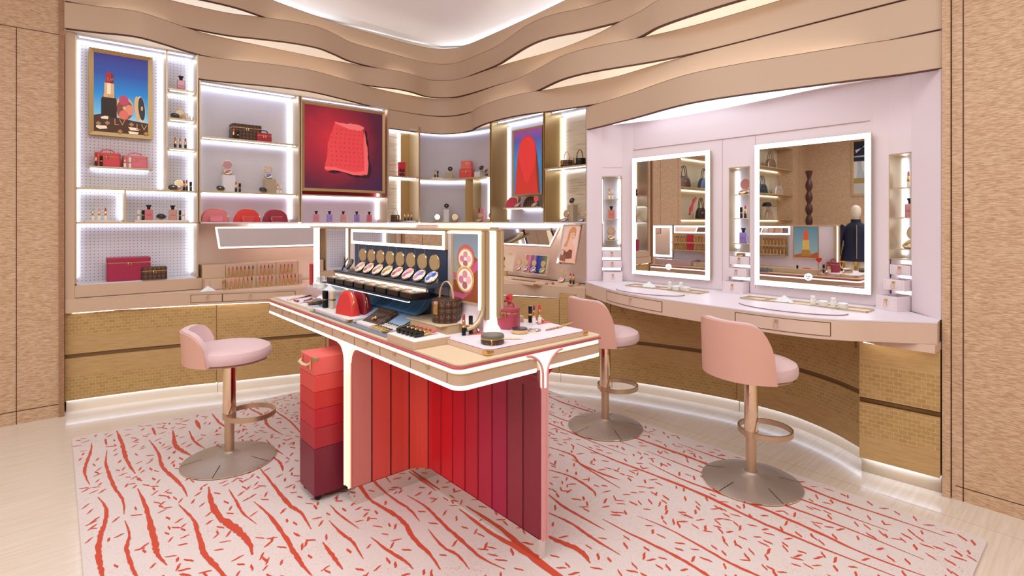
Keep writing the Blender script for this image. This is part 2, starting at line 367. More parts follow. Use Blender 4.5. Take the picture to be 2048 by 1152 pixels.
niche('tall pegboard display niche with framed lipstick picture at far left', .125, .974, 1.01, 2.99, RL, YF, YB, 'peg',
      shelves=[(1.775, .13, .97, YF), (1.5, .13, .97, YF)]+[(z, .745, .968, YF+.01) for z in (2.663, 2.406, 2.148)], divs=[(.737, 1.775, 2.985, YF), (.446, 1.5, 1.761, YF)])
struct(MB().box(.066, .124, 5.385, 5.60, .9, 2.99).build('trim_left_jamb', m_tan))
niche('silver linen display niche with pouches between pegboard and big red picture', .982, 1.862, 1.5, 2.765, RL, YF, YB, 'lin linp',
      shelves=[(2.274, .99, 1.85, YF), (1.78, .99, 1.85, YF)], backs=[(1.78, 2.765, 0), (1.5, 1.78, 1)], floorm=m_linp)
niche('coral red display niche holding the big framed smear picture', 1.872, 2.838, 1.5, 2.765, RL, YF, YB, 'red linp',
      shelves=[(1.78, 1.88, 2.83, YF)], backs=[(1.78, 2.765, 0), (1.5, 1.78, 1)], floorm=m_linp)
t = niche('narrow veined wood niche to the right of the big red picture', 2.848, 3.255, 1.5, 2.58, RL, YF+.03, YB, 'stripe',
      shelves=[(2.026, 2.855, 3.25, YF+.03)], vx=3.10)
MB().box(3.118, 3.243, YB-.012, YB, 1.5, 2.58).build('gilt_panel', m_brass, t)
niche('right wall niche with framed red and blue picture', -4.652, -3.805, 1.5, 2.62, RR, 3.71, 3.97, 'lin', shelves=[(1.655, -4.38, -3.81, 3.66)], sidem=m_brass)
niche('right wall veined wood niche with two handled cases', -3.795, -3.24, 1.5, 2.60, RR, 3.71, 3.97, 'stripe', shelves=[(2.034, -3.79, -3.25, 3.70)], sidem=m_brass, vx=-3.79+.015)
# curved corner niche
CF = cr([(3.27, 5.44), (3.42, 5.42), (3.55, 5.34), (3.64, 5.18), (3.69, 4.9), (3.70, 4.665)], 6)
CB = cr([(3.27, 5.66), (3.5, 5.645), (3.72, 5.56), (3.86, 5.38), (3.93, 5.1), (3.96, 4.665)], 6)
t = thing('display_niche', 'curved white display niche in the room corner', 'display niche')
MB().sheet(CB, 1.5, 2.62, .02).build('back_panel', linen('pale lilac linen', '#DAD7E0'), t)
poly = CF+CB[::-1]
MB().prism(poly, 1.486, 1.5).build('base_shelf', m_sgold, t)
MB().prism(poly, 2.006, 2.022).build('shelf', m_sgold, t)
MB().prism(off(CF, .10)[1:-1]+CB[::-1][1:-1], 2.60, 2.612).build('top_panel', m_lin, t)
for z in (1.985, 2.585): MB().sheet(off(CB, -.02)[1:-1], z, z+.012, .01).build('light_strip', m_ledc, t)
MB().sheet([(3.27, 5.44), (3.27, 5.66)], 1.5, 2.62, .01).build('side_panel', m_brass, t)
MB().box(3.70, 3.96, 4.656, 4.664, 1.5, 2.62).build('side_panel', m_brass, t)
d = MB().sheet([(3.655, 5.06), (3.74, 5.03), (3.84, 5.10), (3.93, 5.12)], 1.5, 2.006, .012).build('divider', m_brass, t)
MB().sheet([(3.925, 4.98), (3.935, 4.92)], 1.52, 2.0, .01).build('light_strip', m_ledc, t)
# lower wall behind the counters
LC = cr([(.066, 5.37), (.44, 5.32), (.88, 5.20), (1.2, 5.07), (1.43, 4.97), (1.9, 4.80), (2.4, 4.60), (2.9, 4.32), (3.25, 4.02), (3.45, 3.72), (3.57, 3.42), (3.64, 3.2)], 6)
P0 = cr([(.066, 5.41), (.44, 5.35), (.88, 5.245), (1.2, 5.13), (1.68, 4.99), (2.2, 4.80), (2.75, 4.46), (3.2, 4.0), (3.44, 3.60), (3.57, 3.36), (3.74, 3.05), (3.89, 2.65), (4.0, 2.25), (4.05, 1.95), (4.05, 1.65), (4.0, 1.45), (3.9, 1.24), (3.76, 1.05)], 8)
WB = [(.98, 5.605), (3.2, 5.62), (3.62, 5.56), (3.84, 5.34), (3.9, 5.0), (3.92, 3.235)]
struct(MB().sheet(cr(WB, 4), .9, 1.486, .02).build('wall_counter_back', leather('light rose tan wall leather', '#ECD8CA', .45, .05)))
struct(MB().box(.125, 1.0, 5.385, 5.62, .905, 1.0).build('trim_left_riser', m_tan))
def proj(p): d = SN*p[0]+CS*p[1]; return CX+F*(CS*p[0]-SN*p[1])/d
def npx(path, px): return min(range(len(path)), key=lambda i: abs(proj(path[i])-px))
ct = thing('curved_counter', 'long tan leather counter curving along the left wall into the corner', 'counter')
MB().prism(LC+[(3.86, 3.2), (3.84, 4.9), (3.7, 5.3), (3.3, 5.59), (.07, 5.59)], .895, .9).build('counter_top', m_tan2, ct)
MB().prism(LC+[(3.86, 3.2), (3.84, 4.9), (3.7, 5.3), (3.3, 5.59), (.07, 5.59)], .79, .894).build('counter_fascia', m_tan, ct)
MB().sheet(off(LC, .03)[1:-3], .782, .7895, .012).build('light_strip', m_ledw, ct)
struct(MB().sheet(off(cr(WB, 4), -.11)[1:-1], 1.470, 1.482, .014).build('trim_under_shelf_light', mat('under shelf led', '#ffffff', emit=13, ecol='#FFF6F2')))
# ------------------------------------------------------------ drawer cabinets
def cabinet(label, path, pat, ztop, handle=None):
    t = thing('drawer_cabinet', label, 'cabinet')
    P = off(path, .02); MB().sheet(P, .10, ztop, .06).build('body', m_dark, t)
    zm0, zm1 = .43, .462
    def dr(z0, z1, bands):
        b = MB()
        for (a, c, m) in bands: b.sheet(path, z0+(z1-z0)*a, z0+(z1-z0)*c, .02, m)
        return b.build('drawer', [m_plainwood, m_weave], t)
    if pat == 'A': dr(.10, zm0, [(0, .56, 1), (.56, 1, 0)]); dr(zm1, ztop, [(0, .45, 0), (.45, 1, 1)])
    elif pat == 'B': dr(.10, zm0, [(0, .42, 0), (.42, 1, 1)]); dr(zm1, ztop, [(0, .60, 1), (.60, 1, 0)])
    elif pat == 'W': dr(.10, zm0, [(0, 1, 1)]); dr(zm1, ztop, [(0, 1, 1)])
    else: dr(.10, zm0, [(0, 1, 0)]); dr(zm1, ztop, [(0, 1, 0)])
    MB().sheet(off(path, .012), zm0, zm1, .02).build('finger_groove', mat('shaded oak groove', '#7A5C38', .5), t)
    MB().sheet(off(path, .055), 0, .10, .03).build('plinth', m_cream, t)
    MB().sheet(off(path, .03), .092, .0985, .02).build('light_strip', m_ledf, t)
    if handle is not None:
        h = path[handle]; k = atan2(path[handle+1][1]-h[1], path[handle+1][0]-h[0])
        b = MB(); b.T = Matrix.Translation((h[0], h[1], 0)) @ Matrix.Rotation(k, 4, 'Z'); b.box(-.009, .009, -.008, .004, ztop-.13, ztop-.035)
        b.build('handle', m_brass, t, bev=.002)
cuts = [(131, 'A', 'leftmost curved oak drawer cabinet with woven upper edge'), (430, 'B', 'curved oak drawer cabinet behind the left stool'),
        (648, 'P', 'plain oak cabinet hidden behind the coral trolley'), (860, 'P', 'plain oak cabinet behind the central display table'),
        (1117, 'W', 'narrow woven oak cabinet just right of the display table'), (1222, 'A', 'curved woven oak cabinet behind the middle stool'),
        (1478, 'B', 'concave oak drawer cabinet behind the right stool'), (1722, None, None)]
for (a, pt, lb), (b_, _, _) in zip(cuts[:-1], cuts[1:]):
    i, j = npx(P0, a), npx(P0, b_)
    if b_ == 1722: j = len(P0)-1
    seg = P0[i:j+1]; q = seg[-1]; r = seg[-2]; l = hypot(q[0]-r[0], q[1]-r[1]); seg[-1] = (q[0]-(q[0]-r[0])/l*.004, q[1]-(q[1]-r[1])/l*.004)
    cabinet(lb, seg, pt, .785 if a < 1117 else .84, 2 if a == 1222 else (len(seg)-4 if b_ == 1722 else None))
cabinet('straight oak drawer cabinet at the right end under the vanity', [(3.63, 1.035), (3.66, .66)], 'B', .798)
struct(MB().box(3.66, 3.9, 1.0, 1.035, .10, .80).box(3.70, 3.9, .99, 1.02, 0, .1).build('trim_cabinet_return', m_plainwood))
# ------------------------------------------------------------ vanity
VF = cr([(3.65, 3.2), (3.49, 2.92), (3.34, 2.60), (3.26, 2.28), (3.235, 2.0), (3.225, 1.8), (3.215, 1.59), (3.215, 1.38), (3.25, 1.16), (3.33, 1.0), (3.45, .85), (3.59, .66)], 6)
t = thing('vanity_counter', 'long curved makeup counter with lilac white top on the right wall', 'counter')
MB().prism(VF+[(3.71, .668), (3.92, .86), (3.975, .98), (3.993, 1.08), (3.993, 2.93), (3.955, 3.03), (3.83, 3.165), (3.70, 3.215)], .952, .96).build('counter_top', m_pinkc, t)
MB().prism(VF+[(3.71, .668), (3.92, .86), (3.975, .98), (3.993, 1.08), (3.993, 2.93), (3.955, 3.03), (3.83, 3.165), (3.70, 3.215)], .842, .951).build('counter_fascia', m_tan2, t)
MB().prism([(3.54, .66), (3.54, .9), (3.58, 1.0), (3.64, 1.03), (3.68, 1.03), (3.70, .66)], .80, .841).build('lower_lip', m_tan2, t)
MB().box(3.58, 3.60, .70, 1.0, .795, .7995).build('light_strip', m_ledw, t)
MB().box(3.66, 3.68, .70, 1.0, .795, .7995).build('light_strip', m_ledw, t)
def pull(t, mtl, s=1.):
    b = MB(); b.box(-.008*s, .008*s, -.008*s, 0, .004*s, .014*s)
    b.tube([(-.004*s, -.008*s, .008*s), (-.010*s, -.012*s, -.028*s), (0, -.013*s, -.034*s), (.010*s, -.012*s, -.028*s), (.004*s, -.008*s, .008*s)], .0016*s, 6)
    return b.build('pull_handle', mtl, t)
def fascia_drawer(ctr, path, a, b_, z0, z1, extra=None, mt=m_tan2):
    i, j = npx(path, a), npx(path, b_); seg = off(path[i:j+1], -.0025)
    t = MB().sheet(seg, z0, z1, .004).build('drawer_front', mt, ctr)
    q = off(path[i:j+1], -.0032); b = MB()
    for p, r in ((0, 1), (len(q)-1, -1)):
        x, y = q[p]; x2, y2 = q[p+r]; l = hypot(x2-x, y2-y); e = (x+(x2-x)/l*.004, y+(y2-y)/l*.004)
        b.sheet([(x, y), e] if r > 0 else [e, (x, y)], z0, z1, .003)
    b.sheet(q, z0-.001, z0+.002, .003).sheet(q, z1-.002, z1+.001, .003); b.build('edge_line', m_seam, t)
    m_ = (i+j)//2; x, y = path[m_]; k = atan2(path[m_+1][1]-path[m_-1][1], path[m_+1][0]-path[m_-1][0])
    h = pull(t, m_gold if extra is None else extra, 1.15); h.location = (x+sin(k)*.004, y-cos(k)*.004, (z0+z1)/2+.012); h.rotation_euler = (0, 0, k)
fascia_drawer(t, VF, 1215, 1325, .865, .938, m_sgold)
fascia_drawer(t, VF, 1470, 1659, .862, .938, m_sgold)
fascia_drawer(ct, LC, 386, 440, .812, .878, m_tan, m_tan)
fascia_drawer(ct, LC, 442, 600, .812, .878, m_tan, m_tan)
N1, N2, N3 = ((3.84, 3.17), (3.965, 3.035)), ((4.0, 2.03), (4.0, 1.863)), ((3.985, .975), (3.925, .845))
wv = MB()
for seg in ([(3.70, 3.225), N1[0]], [N1[1], (4.0, 2.94), N2[0]], [N2[1], (4.0, 1.06), N3[0]], [N3[1], (3.70, .665)]): wv.sheet(seg, .96, 2.58, .02, 0, False)
for (a, b_) in (N1, N2, N3): wv.sheet([a, b_], 1.925, 2.58, .02, 0, False)
wv.sheet([(3.994, 2.93), (3.994, 1.08)], 2.155, 2.158, .005, 1, False).sheet([(3.8395, 3.169), (3.966, 3.031)], 2.0, 2.003, .003, 1, False)
for y in (2.08, 1.82): wv.box(3.9985, 4.0, y, y+.003, 1.0, 2.155, 1)
struct(wv.build('wall_vanity', [m_pinkw, m_seamp]))
struct(MB().prism([(3.74, 3.08), (3.63, 2.6), (3.53, 2.25), (3.49, 1.97), (3.53, 1.65), (3.61, 1.33), (3.70, 1.0), (3.76, .86), (3.80, 1.2), (3.88, 1.6), (3.95, 2.1), (3.96, 2.6), (3.85, 3.05)], 2.385, 2.41).build('trim_luminous_ceiling', m_lens))
struct(MB().prism([(3.72, .67), (3.9, .8), (4.02, 1.0), (4.02, 2.95), (3.86, 3.2), (3.72, 3.23)], 2.415, 2.43).build('ceiling_vanity', m_pinkw))
def vmirror(v0, v1, label):
    t = thing('vanity_mirror', label, 'mirror', (3.95, (v0+v1)/2, 1.035), RR); w_ = (v0-v1)/2; h = 1.036; e = .034
    MB().box(-w_, w_, 0, .03, 0, h).build('case', m_sgold, t)
    MB().box(-w_+e, w_-e, -.002, 0, e, h-e).build('glass', m_mirror, t)
    MB().box(-w_, w_, -.004, 0, 0, e).box(-w_, w_, -.004, 0, h-e, h).box(-w_, -w_+e, -.004, 0, e, h-e).box(w_-e, w_, -.004, 0, e, h-e).build('light_border', m_ledm, t)
    b = MB(); b.T = Matrix.Translation((0, -.0055, .085)) @ Matrix.Rotation(pi/2, 4, 'X'); b.lathe([(.024, 0), (.024, .003)], 24); s = b.build('touch_button', m_ledm, t)
    b = MB(); b.T = Matrix.Translation((0, -.0095, .085)) @ Matrix.Rotation(pi/2, 4, 'X')
    for q in range(3): a = radians(90+120*q+60); b.lathe([(.006, 0), (.006, .001)], 10, (cos(a)*.009, sin(a)*.009, 0))
    b.build('button_mark', mat('grey print', '#8C8C94'), s)
vmirror(2.906, 2.163, 'smaller looking vanity mirror with glowing border, left one')
vmirror(1.803, 1.062, 'large vanity mirror with glowing border, right one reflecting the navy coat')
# ------------------------------------------------------------ rug
m_rug = mat('pinkish white loop pile', '#DCCCC9', .9, sheen=.2); nt, b = nodes(m_rug)
n1 = noise(nt, (1, 1, 1), 140, 3, .7); n2 = noise(nt, (1, 1, 1), 3, 3, .7)
g = X(nt, n1); fac = (g+X(nt, n2)*.35).gt(.80)*.5
nt.links.new(mixcol(nt, fac, '#E2D8D4', '#CC8474'), b.inputs['Base Color']); bump(nt, b, n1, .5, .004)
m_rugr = mat('vermilion pile', '#CE4526', .9, sheen=.2); nt, b = nodes(m_rugr); bump(nt, b, noise(nt, (1, 1, 1), 140, 2), .5, .003)
random.seed(4)
RX0, RX1, RY0, RY1, RZ = .095, 3.31, .42, 4.74, .012
CUTP = [(2.05, RY1), (RX1, 3.55)]
b = MB().prism([(RX0+.02, RY0), (RX1-.02, RY0), (RX1, RY0+.02), CUTP[1], CUTP[0], (RX0+.02, RY1), (RX0, RY1-.02), (RX0, RY0+.02)], 0, RZ, 0)
def inrug(x, y): return (x-2.05)/(RX1-2.05)+(y-3.55)/(RY1-3.55) < .98
def stroke(b, P, wd, z=RZ+.0012, rag=.16):
    P = cr([tuple(p) for p in P], 7); n = len(P); L, R = [], []
    A, B = off(P, 1), P
    for i, p in enumerate(P):
        d = (A[i][0]-p[0], A[i][1]-p[1]); t = i/(n-1); ww = wd(t) if callable(wd) else wd*(sin(pi*min(max(t, .04), .96))**.7)
        ww *= .72; a, c = ww*(.5+rag*random.uniform(-1, 1)), ww*(.5+rag*random.uniform(-1, 1))
        L.append((p[0]+d[0]*a, p[1]+d[1]*a, z)); R.append((p[0]-d[0]*c, p[1]-d[1]*c, z))
    dz_ = random.uniform(0, .0006); vs = [(x, y, q+dz_) for x, y, q in L+R]; b.add(vs, [(i, i+1, n+i+1, n+i) for i in range(n-1)], 1)
TR = [(1, [(150,268),(185,310),(180,360),(150,440),(145,490),(172,555)], .022), (1, [(232,248),(265,285),(272,325)], .018), (1, [(332,238),(365,320),(385,400),(440,490)], .034),
 (1, [(275,352),(268,420),(285,490),(320,570),(370,650),(375,728)], .022), (1, [(498,190),(540,220),(560,265)], .022), (1, [(520,292),(570,360),(600,450),(660,510),(720,570),(745,625)], .028),
 (1, [(660,235),(675,320),(720,360),(770,385)], .036), (1, [(755,238),(785,300),(850,345)], .02), (1, [(762,133),(795,175),(820,230)], .03), (1, [(890,138),(930,190),(985,225)], .024),
 (1, [(222,628),(268,690),(265,770),(235,850),(225,950),(240,1050),(250,1088),(255,1110)], .03), (1, [(380,765),(405,850),(390,930),(415,1020),(445,1088),(455,1110)], .022),
 (1, [(455,578),(500,680),(530,790),(555,900),(570,960),(625,1025)], .036), (1, [(695,672),(780,760),(810,850),(840,950),(900,1020),(960,1088),(990,1120)], .032),
 (1, [(870,568),(880,640),(930,740),(1000,790),(1060,840),(1110,900),(1125,965)], .05), (1, [(988,582),(1030,650),(1070,720),(1150,785)], .018), (1, [(1135,655),(1220,730),(1310,850),(1370,950),(1430,1040),(1475,1088)], .028),
 (1, [(1165,450),(1250,560),(1340,670),(1410,720),(1470,815)], .03), (1, [(1205,290),(1250,340),(1310,380)], .018), (1, [(1240,385),(1290,430),(1305,475)], .022),
 (2, [(240,840),(290,890),(380,955)], .015), (2, [(385,760),(440,820),(540,880),(600,930),(640,1000),(720,1080),(770,1152)], .034), (2, [(460,735),(530,800),(620,860),(670,920)], .02),
 (2, [(610,795),(700,850),(780,930),(860,1000),(960,1090),(1080,1150)], .026), (2, [(710,955),(780,1040),(850,1080),(910,1150)], .02), (2, [(435,995),(520,1060),(600,1110),(640,1150)], .022),
 (2, [(235,915),(300,980),(350,1020),(400,1100)], .022), (2, [(205,1020),(250,1080),(300,1150)], .024), (2, [(1275,985),(1350,1020),(1440,1060),(1490,1120)], .04), (2, [(1283,875),(1400,930),(1500,1000),(1632,1080)], .022),
 (2, [(1283,785),(1350,840),(1450,900),(1560,960)], .02), (2, [(1283,670),(1400,705),(1500,770),(1515,800)], .02), (2, [(1283,560),(1400,600),(1450,650),(1632,760)], .022), (2, [(1400,620),(1520,680),(1632,720)], .02)]
taken = []
for k, P, wd in TR:
    Q = [at(120+x/2.926, 780+y/2.926, RZ) if k == 1 else at(560+x/2.4, 660+y/2.4, RZ) for x, y in P]
    Q = [q for q in Q if RX0+.02 < q[0] < RX1-.02 and RY0+.02 < q[1] < RY1-.02]
    if len(Q) > 1:
        stroke(b, Q, wd); taken += cr(Q, 5)
def near(x, y, r): return any((x-p[0])**2+(y-p[1])**2 < r*r for p in taken)
u_ = .25
while u_ < 3.26:
    v_ = RY0+.03+random.uniform(0, .35)
    while v_ < RY1-.25:
        ln = random.uniform(.7, 1.9); v2 = min(v_+ln, RY1-.05); ph = random.uniform(0, 6); am = random.uniform(.006, .02)
        P = [(u_+am*sin(ph+q*1.7)+.005*random.uniform(-1, 1), v_+(v2-v_)*q/6) for q in range(7)]
        if not any(near(p[0], p[1], .065) for p in P) and v2-v_ > .2 and not (u_ < 1.5 and v_ < 2.4) and inrug(u_+.05, v2+.03):
            wmx = random.choice((.018, .020, .024, .028, .05)); stroke(b, [(min(max(x, RX0+.02), RX1-.02), y) for x, y in P], wmx); taken += cr(P, 4)
        v_ = v2+random.uniform(.06, .25)
    u_ += random.uniform(.10, .17)
gs = .065; cells = {}
for p in taken: cells.setdefault((int(p[0]/.1), int(p[1]/.1)), []).append(p)
x = RX0+.02
while x < RX1-.02:
    y = RY0+.02
    while y < RY1-.03:
        px_, py_ = x+random.uniform(-.03, .03), y+random.uniform(-.03, .03); ci, cj = int(px_/.1), int(py_/.1)
        if RX0+.015 < px_ < RX1-.015 and inrug(px_, py_) and RY0+.015 < py_ < RY1-.015 and not any((px_-q[0])**2+(py_-q[1])**2 < .036**2 for a in (-1, 0, 1) for c in (-1, 0, 1) for q in cells.get((ci+a, cj+c), [])) and random.random() < .93:
            a = random.choice((.5, .75, 1.9, 2.4, 1.2))+random.uniform(-.4, .4); l = random.uniform(.036, .058)/2; wv_ = random.uniform(.011, .017)
            c_, s_ = cos(a), sin(a); pts = []; zd_ = RZ+random.uniform(.0005, .0010)
            for t_, q_ in ((-1, -.4), (-.35, -1), (.3, -.55), (1, -.25), (.9, .5), (.25, 1), (-.4, .5), (-1, .4)):
                X_, Y_ = t_*l, q_*wv_/2; pts.append((px_+X_*c_-Y_*s_, py_+X_*s_+Y_*c_, zd_))
            b.add(pts, [tuple(range(8))], 1)
        y += gs
    x += gs*.86
tag(b.build('rug', [m_rug, m_rugr]), 'large pinkish white rug with vermilion streaks and dashes under the display table', 'rug')
# ------------------------------------------------------------ bar stools
m_fab = mat('pale pink boucle', '#E2C2C4', .85, sheen=.3); nt, b = nodes(m_fab)
nn = noise(nt, (1, 1, 1), 260, 3, .8); nt.links.new(mixcol(nt, nn, '#D7B2B5', '#EFD8D8'), b.inputs['Base Color']); bump(nt, b, nn, .5, .002)
m_shell = leather('salmon pink leather shell', '#DFAE9C', .42, .05)
m_tauped = mat('satin taupe metal', '#B6ABA2', .4, .6)
def stool(label, x, y, rz, bh, hs=0):
    t = thing('bar_stool', label, 'stool', (x, y, RZ+.0022), rz, None); zs = .625+hs
    MB().lathe([(.005, 0), (.262, 0), (.266, .004), (.266, .009), (.258, .013), (.18, .026), (.08, .040), (.045, .052), (.036, .062)], 48, (0, 0, 0)).build('base', m_tauped, t)
    MB().lathe([(.262, -.0005), (.2672, .0025), (.2672, .0075), (.262, .0105)], 48, caps=False).build('base_rim', m_cop, t)
    b = MB()
    for k in range(5):
        a = radians(20+72*k); c_, s_ = cos(a), sin(a)
        b.add([(c_*r-s_*w_, s_*r+c_*w_, z) for r, z in ((.15, .0345), (.2675, .0118)) for w_ in (-.0018, .0018)], [(0, 1, 3, 2)])
    b.build('base_slot', m_dark, t)
    MB().lathe([(.028, .045), (.028, .30)], 24).build('lower_column', m_bronze, t)
    MB().lathe([(.036, .285), (.037, .29), (.037, zs-.02), (.05, zs-.012), (.05, zs)], 28).build('polished_sleeve', m_cop, t)
    b = MB(); R0 = [(.148*cos(q*2*pi/48), -.118+.148*sin(q*2*pi/48)) for q in range(48)]
    vs = [(x_*k, -.118+(y_+.118)*k, z) for k, z in ((1, .262), (1, .292), (.93, .292), (.93, .262)) for x_, y_ in R0]
    b.add(vs, [(j*48+i, j*48+(i+1) % 48, ((j+1) % 4)*48+(i+1) % 48, ((j+1) % 4)*48+i) for j in range(4) for i in range(48)], 0, True)
    b.lathe([(.039, .258), (.039, .296)], 24); b.build('footrest_ring', m_bronze, t)
    MB().lathe([(.01, 0), (.222, 0), (.228, .004), (.222, .010), (.01, .010)], 40, (0, 0, zs)).build('seat_ring', m_cop, t)
    MB().lathe([(.01, .010), (.215, .010), (.234, .018), (.241, .035), (.241, .062), (.234, .080), (.21, .092), (.15, .097), (.08, .099), (.001, .100)], 40, (0, 0, zs)).build('seat', m_fab, t)
    # wrap-around backrest
    n = 36; A0 = radians(67)
    def hgt(p):
        q = abs(p)/A0; return bh*max(.0, 1-max(0, (q-.42)/.58)**2.8)**.5 if q < 1 else 0
    def shell(r0, r1, grow, m, name):
        rows_o, rows_i = [], []
        K = 9
        for j in range(K+1):
            ro, ri = [], []
            for i in range(n+1):
                p = -A0+2*A0*i/n; hh = .012+max(hgt(p)-grow, .004)*(j/K)
                fl = .010*(hh/bh); sq = 1-.035*cos(2*p)
                d_ = (sin(p)*1.0, cos(p)*1.0)
                ro.append((d_[0]*(r1+fl)*sq, d_[1]*(r1+fl)*sq, zs+.0+hh)); ri.append((d_[0]*(r0+fl)*sq, d_[1]*(r0+fl)*sq, zs+.0+hh))
            rows_o.append(ro); rows_i.append(ri)
        b = MB(); rows = [r for r in rows_o]+[r for r in rows_i[::-1]]+[rows_o[0]]
        b.grid(rows, 0, True)
        for e in (0, n):
            c = [r[e] for r in rows_o]+[r[e] for r in rows_i[::-1]]; b.add(c, [tuple(range(len(c)))])
        return b.build(name, m, t)
    shell(.2505, .262, 0, m_shell, 'backrest_shell'); shell(.214, .2500, -.006, m_fab, 'backrest_padding')
    return t
stool('low-backed pink bar stool on the left side of the display table', .83, 3.66, radians(74), .195)
stool('pink bar stool half hidden behind the right end of the display table', 3.03, 2.47, radians(79), .315, -.01)
stool('pink bar stool standing in front of the large vanity mirror, fully visible', 3.02, 1.40, radians(76), .315, -.012)
# ------------------------------------------------------------ coral trolley
t = thing('trolley', 'stack of coral to maroon leather boxes on castors beside the display table', 'trolley', (1.04, 2.80, RZ)); W_, D_ = .42, .215
zz_ = [.033, .285, .393, .494, .585, .673, .769]; cl = ['#7E2238', '#B02A38', '#C32434', '#CC3030', '#DE4C48', '#E7645F']
for k in range(6):
    MB().box(0, W_, 0, D_, zz_[k]+.0006, zz_[k+1]-.0006).build('box', leather('trunk leather %d' % k, cl[k], .42, .06), t, bev=.003)
b = MB(); b.tube([(-.002, .045, .735), (-.02, .055, .725), (-.022, .11, .72), (-.02, .165, .725), (-.002, .175, .735)], .009, 8, flat=.006); b.build('handle', m_beige, t)
for y in (.045, .172): MB().box(-.008, 0, y-.010, y+.010, .700, .755).build('handle_plate', m_gold, t, bev=.003)
for (x, y) in ((0, 0), (0, D_)):
    s_ = -1 if y == 0 else 1
    MB().box(x-.0025, x+.024, *(sorted((y-s_*.024, y+s_*.0025))), .748, .7715).build('corner_cap', m_brass, t, bev=.004)
MB().box(.245, .265, -.004, 0, .60, .64).build('lock', m_brass, t, bev=.002)
for x in (.03, W_-.03):
    for y in (.03, D_-.03):
        b = MB(); b.T = Matrix.Translation((x, y, .019)) @ Matrix.Rotation(pi/2, 4, 'X'); b.lathe([(.018, -.008), (.019, 0), (.018, .008)], 18); c = b.build('castor', m_blackm, t)
        MB().box(x-.012, x+.012, y-.011, y+.011, .030, .036).build('castor_plate', m_gold, c)
# ------------------------------------------------------------ central display table
T = thing('display_table', 'central makeup display table with glowing edges and coral to maroon leather sides', 'table', (0, 0, RZ)); dz = -RZ
TU0, TU1, TV0, TV1 = 1.168, 2.035, 1.668, 4.06; TK0, TK1, WG0, WG1 = 1.618, 1.642, 2.652, 2.712
def P2(b, name, m, par=T, **k): o = b.build(name, m, par, **k); o.location.z = dz; return o
P2(MB().prism(rrect(TU0+.004, TU1-.004, TV0+.004, TV1-.004, .035), .940, .95), 'top_slab', m_beige, bev=.002)
m_coral = leather('coral leather edge', '#C8606A', .4); m_rosem = mat('rose metal trim', '#E6A6A6', .35, .1)
P2(MB().prism(rrect(TU0-.007, TU1+.001, TV0-.001, TV1, .035), .932, .9395), 'coral_layer', m_coral)
P2(MB().prism(rrect(TU0+.012, TU1-.012, TV0+.012, TV1-.012, .03), .850, .9275), 'frame', m_beige)
def ring(z0, z1, o, th, m, name, u0=TU0, u1=TU1, r=.05, skip=True, a=1.585, c=1.665):
    # around the table, open at the short end between a and c
    P = [(a, TV0-o), (u0+r, TV0-o)]+[(u0+r+(r+o)*cos(radians(q)), TV0+r+(r+o)*sin(radians(q))) for q in (255, 240, 225, 210, 195)]+[(u0-o, TV0+r)]
    P += [(u0-o, TV1-r)]+[(u0+r+(r+o)*cos(radians(q)), TV1-r+(r+o)*sin(radians(q))) for q in (165, 150, 135, 120, 105)]+[(u0+r, TV1+o)]
    P += [(u1-r, TV1+o)]+[(u1-r+(r+o)*cos(radians(q)), TV1-r+(r+o)*sin(radians(q))) for q in (75, 60, 45, 30, 15)]+[(u1+o, TV1-r)]
    P += [(u1+o, TV0+r)]+[(u1-r+(r+o)*cos(radians(q)), TV0+r+(r+o)*sin(radians(q))) for q in (-15, -30, -45, -60, -75)]+[(u1-r, TV0-o), (c, TV0-o)]
    return P2(MB().sheet(P[::-1], z0, z1, th), name, m)
ring(.866, .908, .0, .012, m_tan, 'fascia')
ring(.909, .926, -.006, .01, m_glow, 'upper_light', a=1.56, c=1.69)
ring(.848, .8655, -.002, .012, m_glow, 'lower_light')
ring(.9085, .9125, .002, .012, m_sgold, 'edge_trim', a=1.55, c=1.70)
for sgn, (a, c) in ((-1, (1.52, 1.597)), (1, (1.653, 1.73))):   # rounded ends of the short fascia pieces
    q = [(c if sgn < 0 else a, .866)]+[(1.625+sgn*(.030+.05-.05*cos(radians(w_))), .866+.044*sin(radians(w_))) for w_ in (0, 30, 60, 90)]
b = MB()
for k in range(9): b.box(TU0-.0014, TU0-.0004, 1.74+.283*k-.001, 1.74+.283*k+.001, .868, .907)
P2(b, 'drawer_seam', m_seam)
for k in range(8): P2(MB().box(TU0-.005, TU0+.008, 1.74+.283*(k+.5)-.012, 1.74+.283*(k+.5)+.012, .896, .9135), 'drawer_pull', m_sgold)
